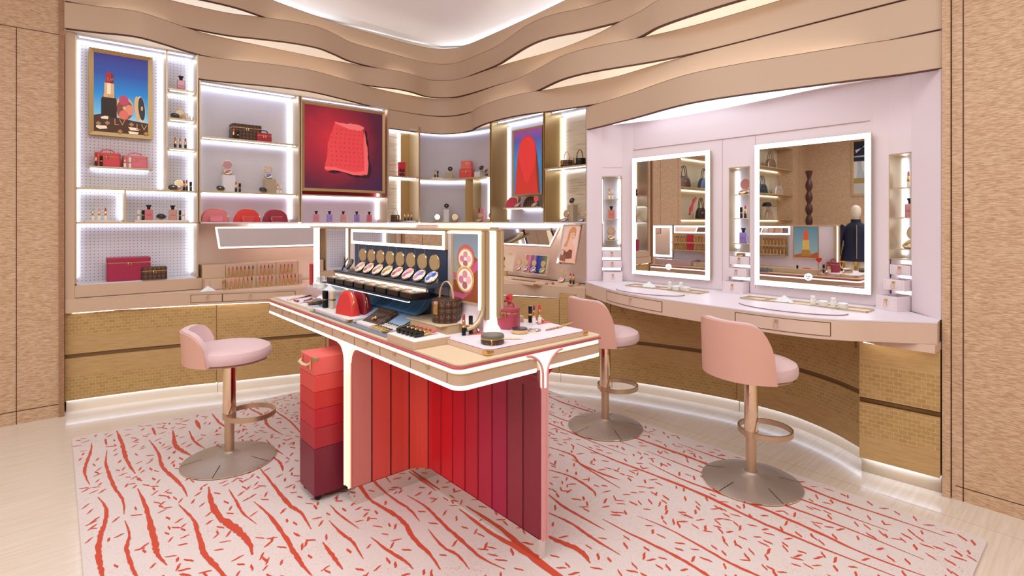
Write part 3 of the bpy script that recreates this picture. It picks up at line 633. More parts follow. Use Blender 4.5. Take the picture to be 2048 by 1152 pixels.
# stripes of leather
STR = ['#DE8A82', '#EC6058', '#EE584E', '#EE4C3E', '#DA2430', '#E0202E', '#D42034', '#C8203A', '#BC2244', '#B01E48', '#963040', '#8C2A3C']
def qpath(u, v, su, sv, r=.13, o=0):   # from the wing end to the trunk end; corner at (u, v)
    e = .002
    A = [(u+su*(abs(u-(TU0 if su < 0 else TU1))-.012), v+sv*o)]; rr = r-o
    A += [(u+su*q, v+sv*o) for q in (.30, .22) if q > r+.02]
    A += [(u+su*(r-rr*sin(radians(w_))), v+sv*(r-rr*cos(radians(w_)))) for w_ in range(0, 91, 15)]
    A += [(u+su*o, v+sv*(r+(abs((TV0 if sv < 0 else TV1)-v)-.012-r)*q)) for q in [k/10 for k in range(1, 11)]]
    return A
def dense(P, n):
    L = [0]
    for i in range(1, len(P)): L.append(L[-1]+hypot(P[i][0]-P[i-1][0], P[i][1]-P[i-1][1]))
    r = []
    for k in range(n+1):
        s_ = L[-1]*k/n; i = 1
        while i < len(L)-1 and L[i] < s_: i += 1
        f = (s_-L[i-1])/max(L[i]-L[i-1], 1e-9); r.append((P[i-1][0]+(P[i][0]-P[i-1][0])*f, P[i-1][1]+(P[i][1]-P[i-1][1])*f))
    return r, L[-1]
RF = .085
for su, sv in ((-1, -1), (1, -1), (-1, 1), (1, 1)):
    u, v = (TK0 if su < 0 else TK1), (WG0 if sv < 0 else WG1)
    N = 12 if sv < 0 and su < 0 else 14; sub_ = 8
    offs = [0, 0]+[RF*(1-cos(radians(w_))) for w_ in (22, 45, 67, 90)]; zs_ = [.105, .762]+[.762+RF*sin(radians(w_)) for w_ in (22, 45, 67, 90)]
    D = [dense(qpath(u, v, su, sv, .13, o), N*sub_)[0] for o in offs]
    if (su, sv) == (-1, -1):
        for k in range(N):
            b = MB(); rng = list(range(k*sub_, (k+1)*sub_+1))
            ins = lambda i, j: (D[j][i][0], D[j][i][1], zs_[j])
            b.grid([[ins(i, j) for i in rng] for j in range(6)], 0, False)
            nrm = off(D[0], .004)
            for e in (rng[0], rng[-1]):
                p = D[0][e]; c_ = D[0][min(e+1, N*sub_)] if e < N*sub_ else D[0][e-1]
                l = hypot(c_[0]-p[0], c_[1]-p[1]) or 1; tx, ty = (c_[0]-p[0])/l*.0035, (c_[1]-p[1])/l*.0035; nx, ny = nrm[e][0]-p[0], nrm[e][1]-p[1]
                b.tube([(p[0]-nx*.2, p[1]-ny*.2, z) for z in (.107, .76)], .0034, 6)
            P2(b, 'leather_panel', leather('leather stripe %d' % k, STR[k], .38, .05), solid=.004)
    else:
        b = MB()
        for k in range(N):
            rng = range(k*sub_, (k+1)*sub_+1); b.grid([[(D[j][i][0], D[j][i][1], zs_[j]) for i in rng] for j in range(6)], k % 4, False)
        P2(b, 'leather_side', [leather('side stripe %d' % q, c_, .4, .05) for q, c_ in enumerate(('#C4303A', '#B82840', '#D04A48', '#C03034'))], solid=.004)
# cores, ends and mirror plinth
m_pinkl = mat('pink lacquer edge', '#EFB6B4', .35); m_creaml = mat('cream glowing edge', '#FFF0D0', .4, emit=.55, ecol='#FFF0C8')
P2(MB().box(TK0+.006, TK1-.006, TV0+.02, TV1-.02, .105, .85), 'trunk_core', m_pinkl)
P2(MB().box(TU0+.02, TU1-.02, WG0+.006, WG1-.006, .105, .85), 'wing_core', m_pinkl)
def yend(z0, zt, R, uc, hw, horiz, pos, th, mats, names, ztip):
    # flat Y shaped end plate in the plane across the core: stem (mat 0) and glowing fork (mat 1)
    L = [(uc-hw, z0), (uc-hw, zt)]+[(uc-hw-R*(1-cos(radians(q))), zt+R*sin(radians(q))) for q in (15, 30, 45, 60, 75, 90)]
    Rr = [(2*uc-a, z) for a, z in L][::-1]
    stem = [(uc-hw, z0), (uc+hw, z0), (uc+hw, zt-.06), (uc-hw, zt-.06)]; fork = [(uc-hw, zt-.06)]+L[1:]+Rr[:-1]+[(uc+hw, zt-.06)]
    for poly, m, nm in ((stem, mats[0], names[0]), (fork, mats[1], names[1])):
        b = MB(); n = len(poly)
        f = (lambda a, z, d: (a, pos+d, z)) if horiz else (lambda a, z, d: (pos+d, a, z))
        vs = [f(a, z, 0) for a, z in poly]+[f(a, z, th) for a, z in poly]
        b.add(vs, [tuple(range(n)), tuple(range(2*n-1, n-1, -1))]+[(i, n+i, n+(i+1) % n, (i+1) % n) for i in range(n)]); P2(b, nm, m)
    for side in (L, Rr):
        b = MB(); b.tube([f(a, z, -.001) for a, z in side], .006, 6); P2(b, 'edge_trim', m_rosem if horiz else m_creaml)
yend(.105, .832, .095, 1.630, .013, True, TV0-.004, .014, (m_pinkl, m_glow), ('trunk_end', 'glowing_fork'), .93)
yend(.105, .765, .085, 2.684, .026, False, TU0+.002, .014, (m_creaml, m_glow), ('wing_end', 'glowing_fork'), .85)
P2(MB().box(1.612, 1.648, TV0+.015, TV1-.03, 0+RZ, .104).box(TU0+.03, TU1-.03, 2.645, 2.72, 0+RZ, .104), 'mirror_plinth', m_chrome)
# ---- upper display wall on the table
UV0, UV1, UA, UB = 2.0, 3.52, 1.552, 1.662
P2(MB().box(UA+.006, UB-.006, UV0+.012, UV1, .95, 1.455).box(1.612, UB-.006, UV1, 4.22, .95, 1.455), 'upright_wall', m_pinkw)
P2(MB().box(UA-.012, UB+.006, UV0+.002, UV1+.72, 1.455, 1.466), 'cornice', m_sgold, bev=.003)
Rw = .06
def flare(sgn, ua, v0, v1, R, z1, name, m, ztop=1.455, th=.006):
    prof = [(ua, ztop), (ua, z1+R)]+[(ua+sgn*R*(1-cos(radians(q))), z1+R-R*sin(radians(q))) for q in (15, 30, 45, 60, 75, 90)]
    b = MB(); b.grid([[(a, v, z) for v in (v0, v1)] for a, z in prof], 0, True); return P2(b, name, m, solid=th), prof
flare(-1, UA-.001, UV0+.006, 2.30, Rw, 1.008, 'beige_flare', m_pinkw)
Rw = .14; o_, PR = flare(1, UB+.001, UV0+.006, UV1, Rw, .952, 'right_flare', m_pinkw)
PL = [(UA-.004, 1.455), (UA-.004, 1.0+.10)]+[(UA-.004-.10*(1-cos(radians(q))), 1.0+.10-.10*sin(radians(q))) for q in (20, 45, 70, 90)]
for pr, nm in ((PL, 'end_trim'), (PR, 'end_trim')):
    b = MB(); b.tube([(a, UV0, z) for a, z in pr], .011, 8, flat=.011); P2(b, nm, m_sgold)
# glowing upright light with spreading foot
fk = [(1.588, 1.455), (1.588, 1.12)]+[(1.588-.07*(1-cos(radians(q))), 1.05-.095*sin(radians(q))) for q in (0, 30, 60, 90)]
fk = fk+[(1.622+.075, .955)]+[(1.622+.07*(1-cos(radians(q))), 1.05-.095*sin(radians(q))) for q in (90, 60, 30, 0)][1:]+[(1.622, 1.12), (1.622, 1.455)]
b = MB(); n = len(fk); vs = [(a, UV0-.006, z) for a, z in fk]+[(a, UV0+.02, z) for a, z in fk]
b.add(vs, [tuple(range(n)), tuple(range(2*n-1, n-1, -1))]+[(i, n+i, n+(i+1) % n, (i+1) % n) for i in range(n)]); P2(b, 'upright_light', m_glow)
P2(MB().box(1.56, 1.584, UV0-.004, UV0+.01, 1.03, 1.455).box(1.626, 1.655, UV0-.004, UV0+.01, 1.03, 1.455), 'end_cheek', m_sgold)
# raised platforms left of the wall
P2(MB().prism([(1.40, 2.15), (1.43, 2.12), (UA, 2.12), (UA, 2.435), (1.385, 2.435), (1.385, 2.165)], .951, 1.0), 'raised_platform', m_beige, bev=.003)
P2(MB().box(1.380, UA, 2.117, 2.437, 1.0, 1.007), 'platform_top', m_beige, bev=.002)
P2(MB().box(1.425, 1.9, 3.55, 4.055, .951, 1.012), 'far_platform', leather('dusty pink leather', '#D8B8B4', .45), bev=.003)
P2(MB().box(1.43, 1.9, 3.555, 4.05, 1.0125, 1.018), 'glass_plate', mat('pale grey glass', '#C9D2DC', .06, coat=.5))
P2(MB().box(1.69, 1.90, 2.1, 3.5, .951, 1.0), 'right_platform', m_beige, bev=.003)
# blue leather cove with stitched lines
m_blued = leather('slate blue leather', '#3C4E6E', .4); m_blue = leather('denim blue leather', '#5A8CBC', .38); m_bluel = leather('light blue leather', '#98B8DA', .42)
BV0, BV1 = 2.31, 3.42
P2(MB().box(UA-.006, UA-.0005, BV0, BV1, 1.16, 1.36), 'blue_back_panel', m_blued)
Rc = .11; prof = [(UA-.004, 1.17), (UA-.004, 1.12)]+[(UA-.004-Rc*(1-cos(radians(q))), 1.12-Rc*sin(radians(q))) for q in (15, 30, 45, 60, 75, 90)]
P2(MB().grid([[(a, v, z) for v in (2.44, BV1)] for a, z in prof], 0, True), 'blue_cove', m_blue, solid=.004)
b = MB()
for k in range(9):
    v = 2.52+.105*k; b.tube([(a-.003, v-(1.17-z)*.25, z+.0015) for a, z in prof], .0016, 5)
    b.box(UA-.0075, UA-.006, v, v+.002, 1.17, 1.355)
P2(b, 'stitched_line', mat('pale blue stitching', '#A9BCD2', .5))
b = MB(); sl = [(1.44, 1.006), (1.40, 1.0), (1.30, .957)]; b.grid([[(a, v, z) for v in (2.40, 3.46)] for a, z in sl], 0, True)
P2(b, 'blue_apron', m_bluel, solid=.006)
b = MB(); b.tube([(1.445, 3.46, 1.008), (1.445, 2.46, 1.008), (1.44, 2.435, 1.005), (1.40, 2.415, .985), (1.33, 2.40, .955)], .0045, 8); P2(b, 'polished_rail', m_cop)
# shelf for the compacts and the tester ledge
P2(MB().box(1.40, UA-.006, 2.272, 3.42, 1.166, 1.184), 'compact_shelf', leather('navy shelf leather', '#3A4658', .45), bev=.002)
P2(MB().box(1.398, 1.403, 2.272, 3.42, 1.164, 1.172), 'shelf_edge', m_sgold)
P2(MB().box(1.402, 1.41, 2.29, 3.40, 1.154, 1.161), 'shelf_light', m_ledm)
P2(MB().box(1.315, 1.325, 2.30, 3.34, 1.104, 1.1115), 'ledge_light', m_ledm)
P2(MB().box(1.30, UA-.006, 2.285, 3.36, 1.112, 1.118), 'tester_ledge', leather('dark navy ledge', '#20283A', .4))
b = MB()
for k in range(9): b.tube([(1.415, 2.29+.135*k, 1.116), (1.415, 2.28+.135*k, 1.166)], .003, 6)
P2(b, 'shelf_post', m_sgold)
# header mirror, screen and lights
def lit_mirror(y0, y1, z0, z1, u, e, sgn, par, ends=True):
    s = -1 if sgn < 0 else 1; bx = lambda b, d0, d1, a, c, e_, f_: b.box(min(u+s*d0, u+s*d1), max(u+s*d0, u+s*d1), a, c, e_, f_)
    f = P2(bx(MB(), -.022, 0, y0, y1, z0, z1), 'mirror_case', m_sgold, par)
    g_ = bx(MB(), 0, .002, y0+e, y1-e, z0+e, z1-e).build('mirror_glass', m_mirror, f)
    b = MB(); bx(b, 0, .003, y0, y1, z0, z0+e); bx(b, 0, .003, y0, y1, z1-e, z1)
    if ends: bx(b, 0, .003, y0, y0+e, z0+e, z1-e); bx(b, 0, .003, y1-e, y1, z0+e, z1-e)
    b.build('mirror_light', m_ledm, f)
lit_mirror(2.30, 3.43, 1.355, 1.452, 1.528, .018, -1, T)
lit_mirror(2.44, 3.90, 1.355, 1.452, 1.690, .018, 1, T)
P2(MB().box(1.552, 1.556, 3.53, 4.18, 1.0181, 1.455).box(1.606, 1.61, 3.53, 4.18, 1.02, 1.455).box(1.556, 1.606, 3.53, 3.545, 1.02, 1.455).box(1.556, 1.606, 4.17, 4.185, 1.02, 1.455), 'far_frame', m_sgold)
P2(MB().box(1.549, 1.552, 3.575, 4.06, 1.02, 1.45), 'far_mirror', m_mirror)
P2(MB().box(1.548, 1.552, 4.062, 4.18, 1.02, 1.455).box(1.548, 1.552, 3.553, 3.572, 1.02, 1.455), 'far_mirror_light', m_ledm)
lit_mirror(3.93, 4.22, 1.03, 1.452, 1.690, .03, 1, T)
P2(MB().box(UA-.02, UA-.001, 2.008, 2.02, 1.08, 1.45).box(UA-.02, UA-.001, 2.008, 2.28, 1.442, 1.452), 'screen_light', m_glow)
# ------------------------------------------------------------ makers of the goods
def col(h, r=.35, **k): return mat('paint '+h+str(r), h, r, **k)
def lea(h): return leather('leather '+h, h, .42, .08)
def mk_lip(op, body='#131316', bul='#C83A3C'):
    def f():
        t = new('lipstick'); bm_ = col(body, .2)
        MB().lathe([(.0085, 0), (.0098, .001), (.0098, .036), (.0090, .037)], 16).build('base', bm_, t)
        MB().lathe([(.0092, .036), (.0107, .0375), (.0107, .041), (.0092, .0425), (.0092, .047)], 16).build('gold_band', m_gold, t)
        if op:
            MB().lathe([(.0080, .047), (.0080, .070), (.0072, .071)], 16).build('tube', m_gold, t)
            b = MB(); pr = [(.0066, .070), (.0066, .085), (.0062, .090), (.0050, .095), (.0028, .099), (.0004, .1005)]
            b.lathe(pr, 14); b.v = [(x, y, z-(.35*y if z > .083 else 0)) for x, y, z in b.v]; b.build('bullet', col(bul, .35), t)
        else: MB().lathe([(.0092, .047), (.0100, .048), (.0100, .084), (.0092, .086)], 16).build('cap', bm_, t)
        return t
    return f
def flower(b, r, z, m=0, n=4, ph=0, pr=.42):
    for k in range(n):
        a = ph+2*pi*k/n; c = (cos(a)*r*.48, sin(a)*r*.48); b.prism([(c[0]+r*pr*cos(2*pi*i/14), c[1]+r*pr*sin(2*pi*i/14)) for i in range(14)], z, z+.0006, m+k if m >= 0 else 0)
def disc(r, h): return [(r*.93, 0), (r, h*.25), (r, h*.75), (r*.93, h)]
POW = {'rose': ('#C97F86', '#E3B7B2', '#A8606A', '#EED6CE'), 'blue': ('#3A58B8', '#8FA2DA', '#4A6AD0', '#DFE3F2'), 'lilac': ('#9A80B8', '#C3B0D8', '#B68CC0', '#E8DCEC'),
       'nude': ('#C9A088', '#E6CDBB', '#A87A66', '#F0E2D6'), 'pink': ('#DB86A2', '#EDB5C6', '#C96488', '#F5DDE4'), 'green': ('#7F8C60', '#B5BE8E', '#8C7A50', '#E2DEBE'), 'gold': ('#C8A468', '#E2CC9A', '#A67E50', '#F0E4C8')}
def mk_open(pw='rose', a=35, lid=78, r=.036, lidm=None, navy=True):
    def f():
        t = new('powder_compact'); M0 = Matrix.Translation((0, 0, r*sin(radians(a))+.001)) @ Matrix.Rotation(radians(a), 4, 'X')
        b = MB(); b.T = M0; b.lathe(disc(r, .009), 28); o = b.build('base', m_gold, t)
        b = MB(); b.T = M0; b.lathe([(r*.99, -.004), (r*.99, .002)], 28); b.build('underside', m_navy, t)
        b = MB(); b.T = M0; b.lathe([(r*.86, .009), (r*.86, .0097)], 28, m=4); flower(b, r*.9, .0098, 0, 4, pi/4); b.lathe([(r*.17, .0098), (r*.17, .0112)], 14, m=5)
        b.build('powders', [col(c, .6) for c in POW[pw]]+[m_white, m_gold], t)
        Hg = M0 @ Matrix.Translation((0, r*.97, .011)) @ Matrix.Rotation(radians(lid-a), 4, 'X')
        b = MB(); b.T = Hg; b.lathe(disc(r, .006), 28, (0, r*.97, 0)); q = b.build('lid', m_gold, t)
        b = MB(); b.T = Hg; b.lathe([(r*.86, .0061), (r*.86, .0066)], 28, (0, r*.97, 0)); b.build('lid_mirror', lidm or m_sgold, q)
        if a > 5: MB().box(-.010, .010, -.004+r*.2, r*.8, 0, r*sin(radians(a))*.9).build('stand', m_acr, t)
        return t
    return f
def mk_closed(a=30, r=.036, hh=.018, stand=0):
    def f():
        t = new('powder_compact'); M0 = Matrix.Translation((0, 0, stand+r*sin(radians(a))+.001)) @ Matrix.Rotation(radians(a), 4, 'X')
        b = MB(); b.T = M0; b.lathe([(r*.93, 0), (r, hh*.2), (r, hh*.8)], 28); b.build('gold_case', m_gold, t)
        b = MB(); b.T = M0; b.lathe([(r*.985, hh*.8), (r*.94, hh), (.001, hh*1.02)], 28); o = b.build('lid', m_navy, t)
        b = MB(); b.T = M0; flower(b, r*.34, hh*1.03, -1, 4, 0, .32); b.lathe([(r*.10, hh*1.03), (r*.1, hh*1.12)], 12)
        b.build('flower_emblem', m_gold, o)
        if a > 15: MB().tube([(0, .004, 0), (0, r*.3, stand+r*.45)], .004, 8).box(-.014, .014, -.010, .020, 0, .003).build('stand', m_gold, t)
        return t
    return f
def mk_perf(h='#E9A6A6'):
    def f():
        t = new('perfume_bottle'); MB().prism(rrect(-.031, .031, -.016, .016, .006), 0, .092).build('glass_body', mat('glass '+h, h, .06, trans=.25, coat=.6), t, bev=.003)
        MB().box(-.018, .018, -.0166, -.0161, .044, .047).box(-.013, .013, -.0166, -.0161, .038, .0395).build('printed_line', col('#6A4A4C', .6), t)
        MB().lathe([(.012, .092), (.012, .099)], 16).build('collar', m_black, t)
        MB().lathe([(.012, .099), (.013, .112), (.020, .124), (.021, .130), (.018, .131)], 20).build('stopper', m_black, t)
        return t
    return f
def mk_case(w=.2, d=.12, h=.14, m='#E8484E', handle=True, lidf=.26, r=.018, mono=False, hm=None):
    def f():
        t = new('vanity_case'); mm = m_mono if mono else lea(m); zl = h*(1-lidf)
        MB().prism(rrect(-w/2, w/2, -d/2, d/2, r), 0, zl-.002, sm=False).build('body', mm, t, bev=.004)
        MB().prism(rrect(-w/2, w/2, -d/2, d/2, r), zl+.002, h, sm=False).build('lid', mm, t, bev=.006)
        MB().prism(rrect(-w/2+.0008, w/2-.0008, -d/2+.0008, d/2-.0008, r), zl-.003, zl+.003).build('zip', m_gold, t)
        for s in (-1, 1): MB().tube([(s*.006, -d/2-.002, zl+.002), (s*.010, -d/2-.005, zl-.008), (s*.009, -d/2-.005, zl-.022)], .0032, 6).build('zip_pull', m_gold, t)
        if handle:
            hl = min(w*.28, .045)
            MB().tube([(-hl, 0, h), (-hl, 0, h+.012), (-hl*.7, 0, h+.024), (0, 0, h+.03), (hl*.7, 0, h+.024), (hl, 0, h+.012), (hl, 0, h)], .004, 8, flat=.005).build('handle', hm or mm, t)
        return t
    return f
def mk_round(r=.075, h=.112, body=None, hm='#D9B48C', hh=.085, lock=True, sx=1.):
    def f():
        t = new('round_handbag'); mm = body or m_mono; z = h*.66
        MB().lathe([(r*.97, 0), (r, .004), (r, z-.0012)], 40, sx=sx).build('body', mm, t)
        MB().lathe([(r, z+.0012), (r, h-.005), (r*.97, h), (.001, h+.001)], 40, sx=sx).build('lid', mm, t)
        MB().lathe([(r*.985, z-.0012), (r*.985, z+.0012)], 40, sx=sx, caps=False).build('lid_gap', m_black, t)
        hd = [(r*sx*.62*cos(q), 0, h+hh*sin(q)) for q in [pi*k/12 for k in range(13)]]; hd = [hd[0][:2]+(h-.006,)]+hd+[hd[-1][:2]+(h-.006,)]
        MB().tube(hd, .0055*r/.075, 8, flat=.004*r/.075).build('handle', lea(hm), t)
        for s in (-1, 1): MB().box(s*r*sx*.62-.009*r/.075, s*r*sx*.62+.009*r/.075, -.009*r/.075, .009*r/.075, h, h+.007).build('handle_ring', m_gold, t, bev=.002)
        if lock:
            k = r/.075; l = MB().box(-.013*k, .013*k, -r-.009*k, -r+.004, z-.030*k, z+.020*k).build('lock_plate', m_gold, t, bev=.003)
            MB().box(-.007*k, .007*k, -r-.014*k, -r-.008*k, z-.022*k, z+.004*k).build('lock_clasp', m_gold, l, bev=.002); MB().box(-.010*k, .010*k, -r-.010*k, -r+.004, z+.020*k, z+.034*k).build('leather_tab', lea('#D9A68C'), l, bev=.002)
        return t
    return f
def mk_dome(w=.16, h=.11, d=.05, m='#E23A3C', mono=False, p=2.6):
    def f():
        t = new('cosmetic_pouch'); mm = m_mono if mono else lea(m); b = MB(); rows = []; n = 28
        for j in range(9):
            y = -1+2*j/8; k = (1-abs(y)**3)**.5*.10+.90; row = []
            for i in range(n+1):
                q = pi*i/n; cx_, sz = cos(q), sin(q)
                X_ = w/2*(abs(cx_)**(2/p))*(1 if cx_ > 0 else -1); Z_ = h*(sz**(2/p)) if sz > 0 else 0
                row.append((X_*(k if Z_ > .001 else k)*(1+.06*(1-Z_/h)), y*d/2*(1-.45*Z_/h), Z_*k))
            rows.append(row)
        b.grid(rows, 0, True); b.add(rows[0], [tuple(range(n+1))], 0); b.add(rows[-1], [tuple(range(n, -1, -1))], 0)
        b.add([rows[0][0], rows[0][-1], rows[-1][-1], rows[-1][0]], [(0, 1, 2, 3)]); b.build('body', mm, t, bev=.002)
        zp = [(p_[0]*1.01, p_[1], p_[2]*1.012) for p_ in rows[3]][2:-2]
        z_ = MB().tube(zp, .0022, 6).build('zip', m_gold, t)
        q = zp[-1]; s = -1; MB().tube([zp[3], (zp[3][0]+.006, zp[3][1]-.012, zp[3][2]-.012), (zp[3][0]+.006, zp[3][1]-.014, zp[3][2]-.03)], .0028, 6).build('zip_pull', m_gold, z_)
        return t
    return f
def mk_mini(m):
    def f():
        t = new('mini_pouch'); MB().prism(rrect(-.04, .04, -.008, .008, .006), 0, .042).build('body', lea(m), t, bev=.006)
        MB().box(-.038, .038, -.0088, -.008, .036, .039).build('zip', m_gold, t)
        MB().tube([(-.04+.004*sin(k*1.3), -.010-.002*k, .036-.004*k) for k in range(9)]+[(.02, -.028, .002)], .0018, 5).build('chain', m_gold, t); return t
    return f
def mk_block(w, d, h, mm):
    def f(): t = new('display_block'); MB().box(-w/2, w/2, -d/2, d/2, 0, h).build('block', mm, t, bev=.002); return t
    return f
def mk_tray(w, d, h, top, side, corners=True, cut=0., edge=None):
    def f():
        t = new('display_tray'); c = max(cut, .006); P = [(-w/2+c, -d/2), (w/2-c, -d/2), (w/2, -d/2+c), (w/2, d/2-c), (w/2-c, d/2), (-w/2+c, d/2), (-w/2, d/2-c), (-w/2, -d/2+c)]
        MB().prism(P, 0, h-.002).build('tray_body', side, t, bev=.001)
        MB().prism([(x*.985, y*.985) for x, y in P], h-.002, h).build('tray_top', top, t)
        if edge: b = MB(); b.tube([(x*.99, y*.99, h-.0015) for x, y in P], .0014, 5, closed=True); b.build('edge_line', edge, t)
        if corners:
            for sx in (-1, 1):
                for sy in (-1, 1): MB().box(*sorted((sx*w/2-sx*c*1.0-sx*.006, sx*w/2+sx*.0012)), *sorted((sy*d/2-sy*c*1.0-sy*.006, sy*d/2+sy*.0012)), .002, h-.003).build('corner_cap', m_gold, t, bev=.001)
        return t
    return f
def mk_pot(r, h, neck=0):
    def f():
        t = new('white_jar' if not neck else 'pump_bottle'); MB().lathe([(r*.94, 0), (r, .003), (r, h*.62), (r*.97, h*.64)], 24).build('jar_body', m_white, t)
        if neck: MB().lathe([(r*.55, h*.64), (r*.55, h*.72), (r*.82, h*.73), (r*.82, h), (r*.7, h*1.02)], 20).build('cap', m_white, t)
        else: MB().lathe([(r*.97, h*.66), (r*1.0, h*.67), (r*1.0, h*.96), (r*.94, h)], 24).build('lid', m_white, t)
        return t
    return f
def mk_tissue(w=.12, h=.045):
    def f():
        t = new('folded_tissue'); b = MB(); n = 10
        b.add([(-w/2, -.03, 0), (-w*.1, -.042, .002), (w/2, -.028, 0), (w*.42, .03, 0), (-w*.42, .032, 0), (0, 0, h), (-w*.16, .004, h*.72), (w*.18, -.004, h*.66)],
              [(0, 1, 6), (1, 5, 6), (1, 7, 5), (1, 2, 7), (2, 3, 7), (3, 5, 7), (3, 4, 5), (4, 6, 5), (4, 0, 6), (0, 4, 3, 2, 1)]); b.build('paper', m_paper, t, recalc=False); return t
    return f
def mk_drawerbox(w, d, h, mm):
    def f():
        t = new('drawer_box'); e = .006
        MB().box(-w/2, w/2, -d, 0, 0, .006).box(-w/2, -w/2+e, -d, 0, .006, h).box(w/2-e, w/2, -d, 0, .006, h).box(-w/2+e, w/2-e, -e, 0, .006, h).build('box', mm, t)
        MB().box(-w/2+e, w/2-e, -d, -d+e, .006, h).build('front', mm, t)
        for s in (-1, 1):
            b = MB()
            for q in (.25, .5, .75): b.tube([(s*(w/2-.012), -d, h*q), (s*(w/2-.012), -d-.0015, h*q)], .0018, 6)
            b.build('studs', m_brass, t)
        p = pull(t, m_gold, 1.0); p.location = (0, -d, h*.62); return t
    return f
def mk_swatch(w=.08, h='#D8605C'):
    def f():
        t = new('colour_swatch'); MB().prism([(-w/2, -w*.3), (w*.5, -w*.12), (w*.3, w*.3), (-w*.25, w*.28)], 0, .0015).build('card', col(h, .5), t); return t
    return f
def mk_tube(h='#D8B050', l=.05, r=.004):
    def f():
        t = new('refill_tube'); b = MB(); b.T = Matrix.Translation((0, l/2, r)) @ Matrix.Rotation(pi/2, 4, 'X'); b.lathe([(r*.8, 0), (r, .002), (r, l*.7)], 10); b.build('tube', m_gold, t)
        b = MB(); b.T = Matrix.Translation((0, l/2, r)) @ Matrix.Rotation(pi/2, 4, 'X'); b.lathe([(r*.85, l*.7), (r*.85, l*.95), (r*.5, l)], 10); b.build('tip', col(h, .3), t); return t
    return f
def rot2(p, a): return (p[0]*cos(a)-p[1]*sin(a), p[0]*sin(a)+p[1]*cos(a))
def panel_art(b, polys, w, h, y=0., dz_=.0004):
    # flat layered print, normalised 0..1 coordinates, facing local -Y
    for k, (pts, m) in enumerate(polys): b.add([((x-.5)*w, y-dz_*(k+1), z*h) for x, z in pts], [tuple(range(len(pts)))], m)
def ell(cx, cz, rx, rz_, n=28, a0=0, a1=360, rot=0):
    r = []
    for i in range(n+(0 if a1-a0 == 360 else 1)):
        q = radians(a0+(a1-a0)*i/n); x, z = rx*cos(q), rz_*sin(q); c, s = cos(radians(rot)), sin(radians(rot)); r.append((cx+x*c-z*s, cz+x*s+z*c))
    return r
_lit = {}
def lit(h, e=.3): return mat('backlit '+h+str(e), h, .4, emit=e, ecol=h)
def framed(name, label, loc, rz, w, h, fw, fd, bg, polys, cols, cat='framed picture', par=None, tilt=0, fm=None, e=.3, fbev=True):
    t = thing(name, label, cat, loc, rz); t.rotation_euler[0] = tilt
    b = MB(); o = [(-w/2, 0), (w/2, 0), (w/2, h), (-w/2, h)]; i = [(-w/2+fw, fw), (w/2-fw, fw), (w/2-fw, h-fw), (-w/2+fw, h-fw)]
    vs = [(x, 0, z) for x, z in o]+[(x, -fd, z) for x, z in o]+[(x, -fd+.008, z) for x, z in i]
    b.add(vs, [(0, 1, 2, 3)]+[(k, (k+1) % 4, 4+(k+1) % 4, 4+k) for k in range(4)]+[(4+k, 4+(k+1) % 4, 8+(k+1) % 4, 8+k) for k in range(4)]); b.build('frame', fm or m_brass, t)
    W_, H_ = w-2*fw, h-2*fw
    b = MB(); b.box(-W_/2, W_/2, -fd+.009, -.002, fw, h-fw); b.build('screen', bg, t)
    b = MB(); b.T = Matrix.Translation((0, -fd+.009, fw)); panel_art(b, polys, W_, H_); b.build('printed_picture', [lit(c, e) if isinstance(c, str) else c for c in cols], t, recalc=False)
    return t
def gradm(name, stops, e=.3, axis=2, z0=0, z1=1, rad=None):
    if name in _M: return _M[name]
    m = mat(name, '#808080', .4); nt, b = nodes(m); tc = nt.nodes.new('ShaderNodeTexCoord'); s = nt.nodes.new('ShaderNodeSeparateXYZ'); nt.links.new(tc.outputs['Generated'], s.inputs[0])
    if rad:
        dx = X(nt, s.outputs[0])-rad[0]; dz_ = X(nt, s.outputs[2])-rad[1]; f = (dx*dx+dz_*dz_).op('SQRT')*rad[2]; nz = X(nt, noise(nt, (1, 1, 1), 6, 3)); f = f+(nz-.5)*.25
    else: f = X(nt, s.outputs[axis])
    c = ramp(nt, f.sk, stops); nt.links.new(c, b.inputs['Base Color']); nt.links.new(c, b.inputs['Emission Color']); b.inputs['Emission Strength'].default_value = e; return m
def text_mb(b, s, size, T_, m=0, depth=.0006):
    cu = bpy.data.curves.new('t', 'FONT'); cu.body = s; cu.size = size; cu.extrude = depth/2; cu.align_x = 'CENTER'; cu.resolution_u = 2
    o = bpy.data.objects.new('t', cu); COL.objects.link(o); bpy.context.view_layer.update()
    me = bpy.data.meshes.new_from_object(o.evaluated_get(bpy.context.evaluated_depsgraph_get()))
    old = b.T; b.T = T_; b.add([tuple(v.co) for v in me.vertices], [tuple(p.vertices) for p in me.polygons], m); b.T = old
    bpy.data.objects.remove(o); bpy.data.curves.remove(cu); bpy.data.meshes.remove(me)
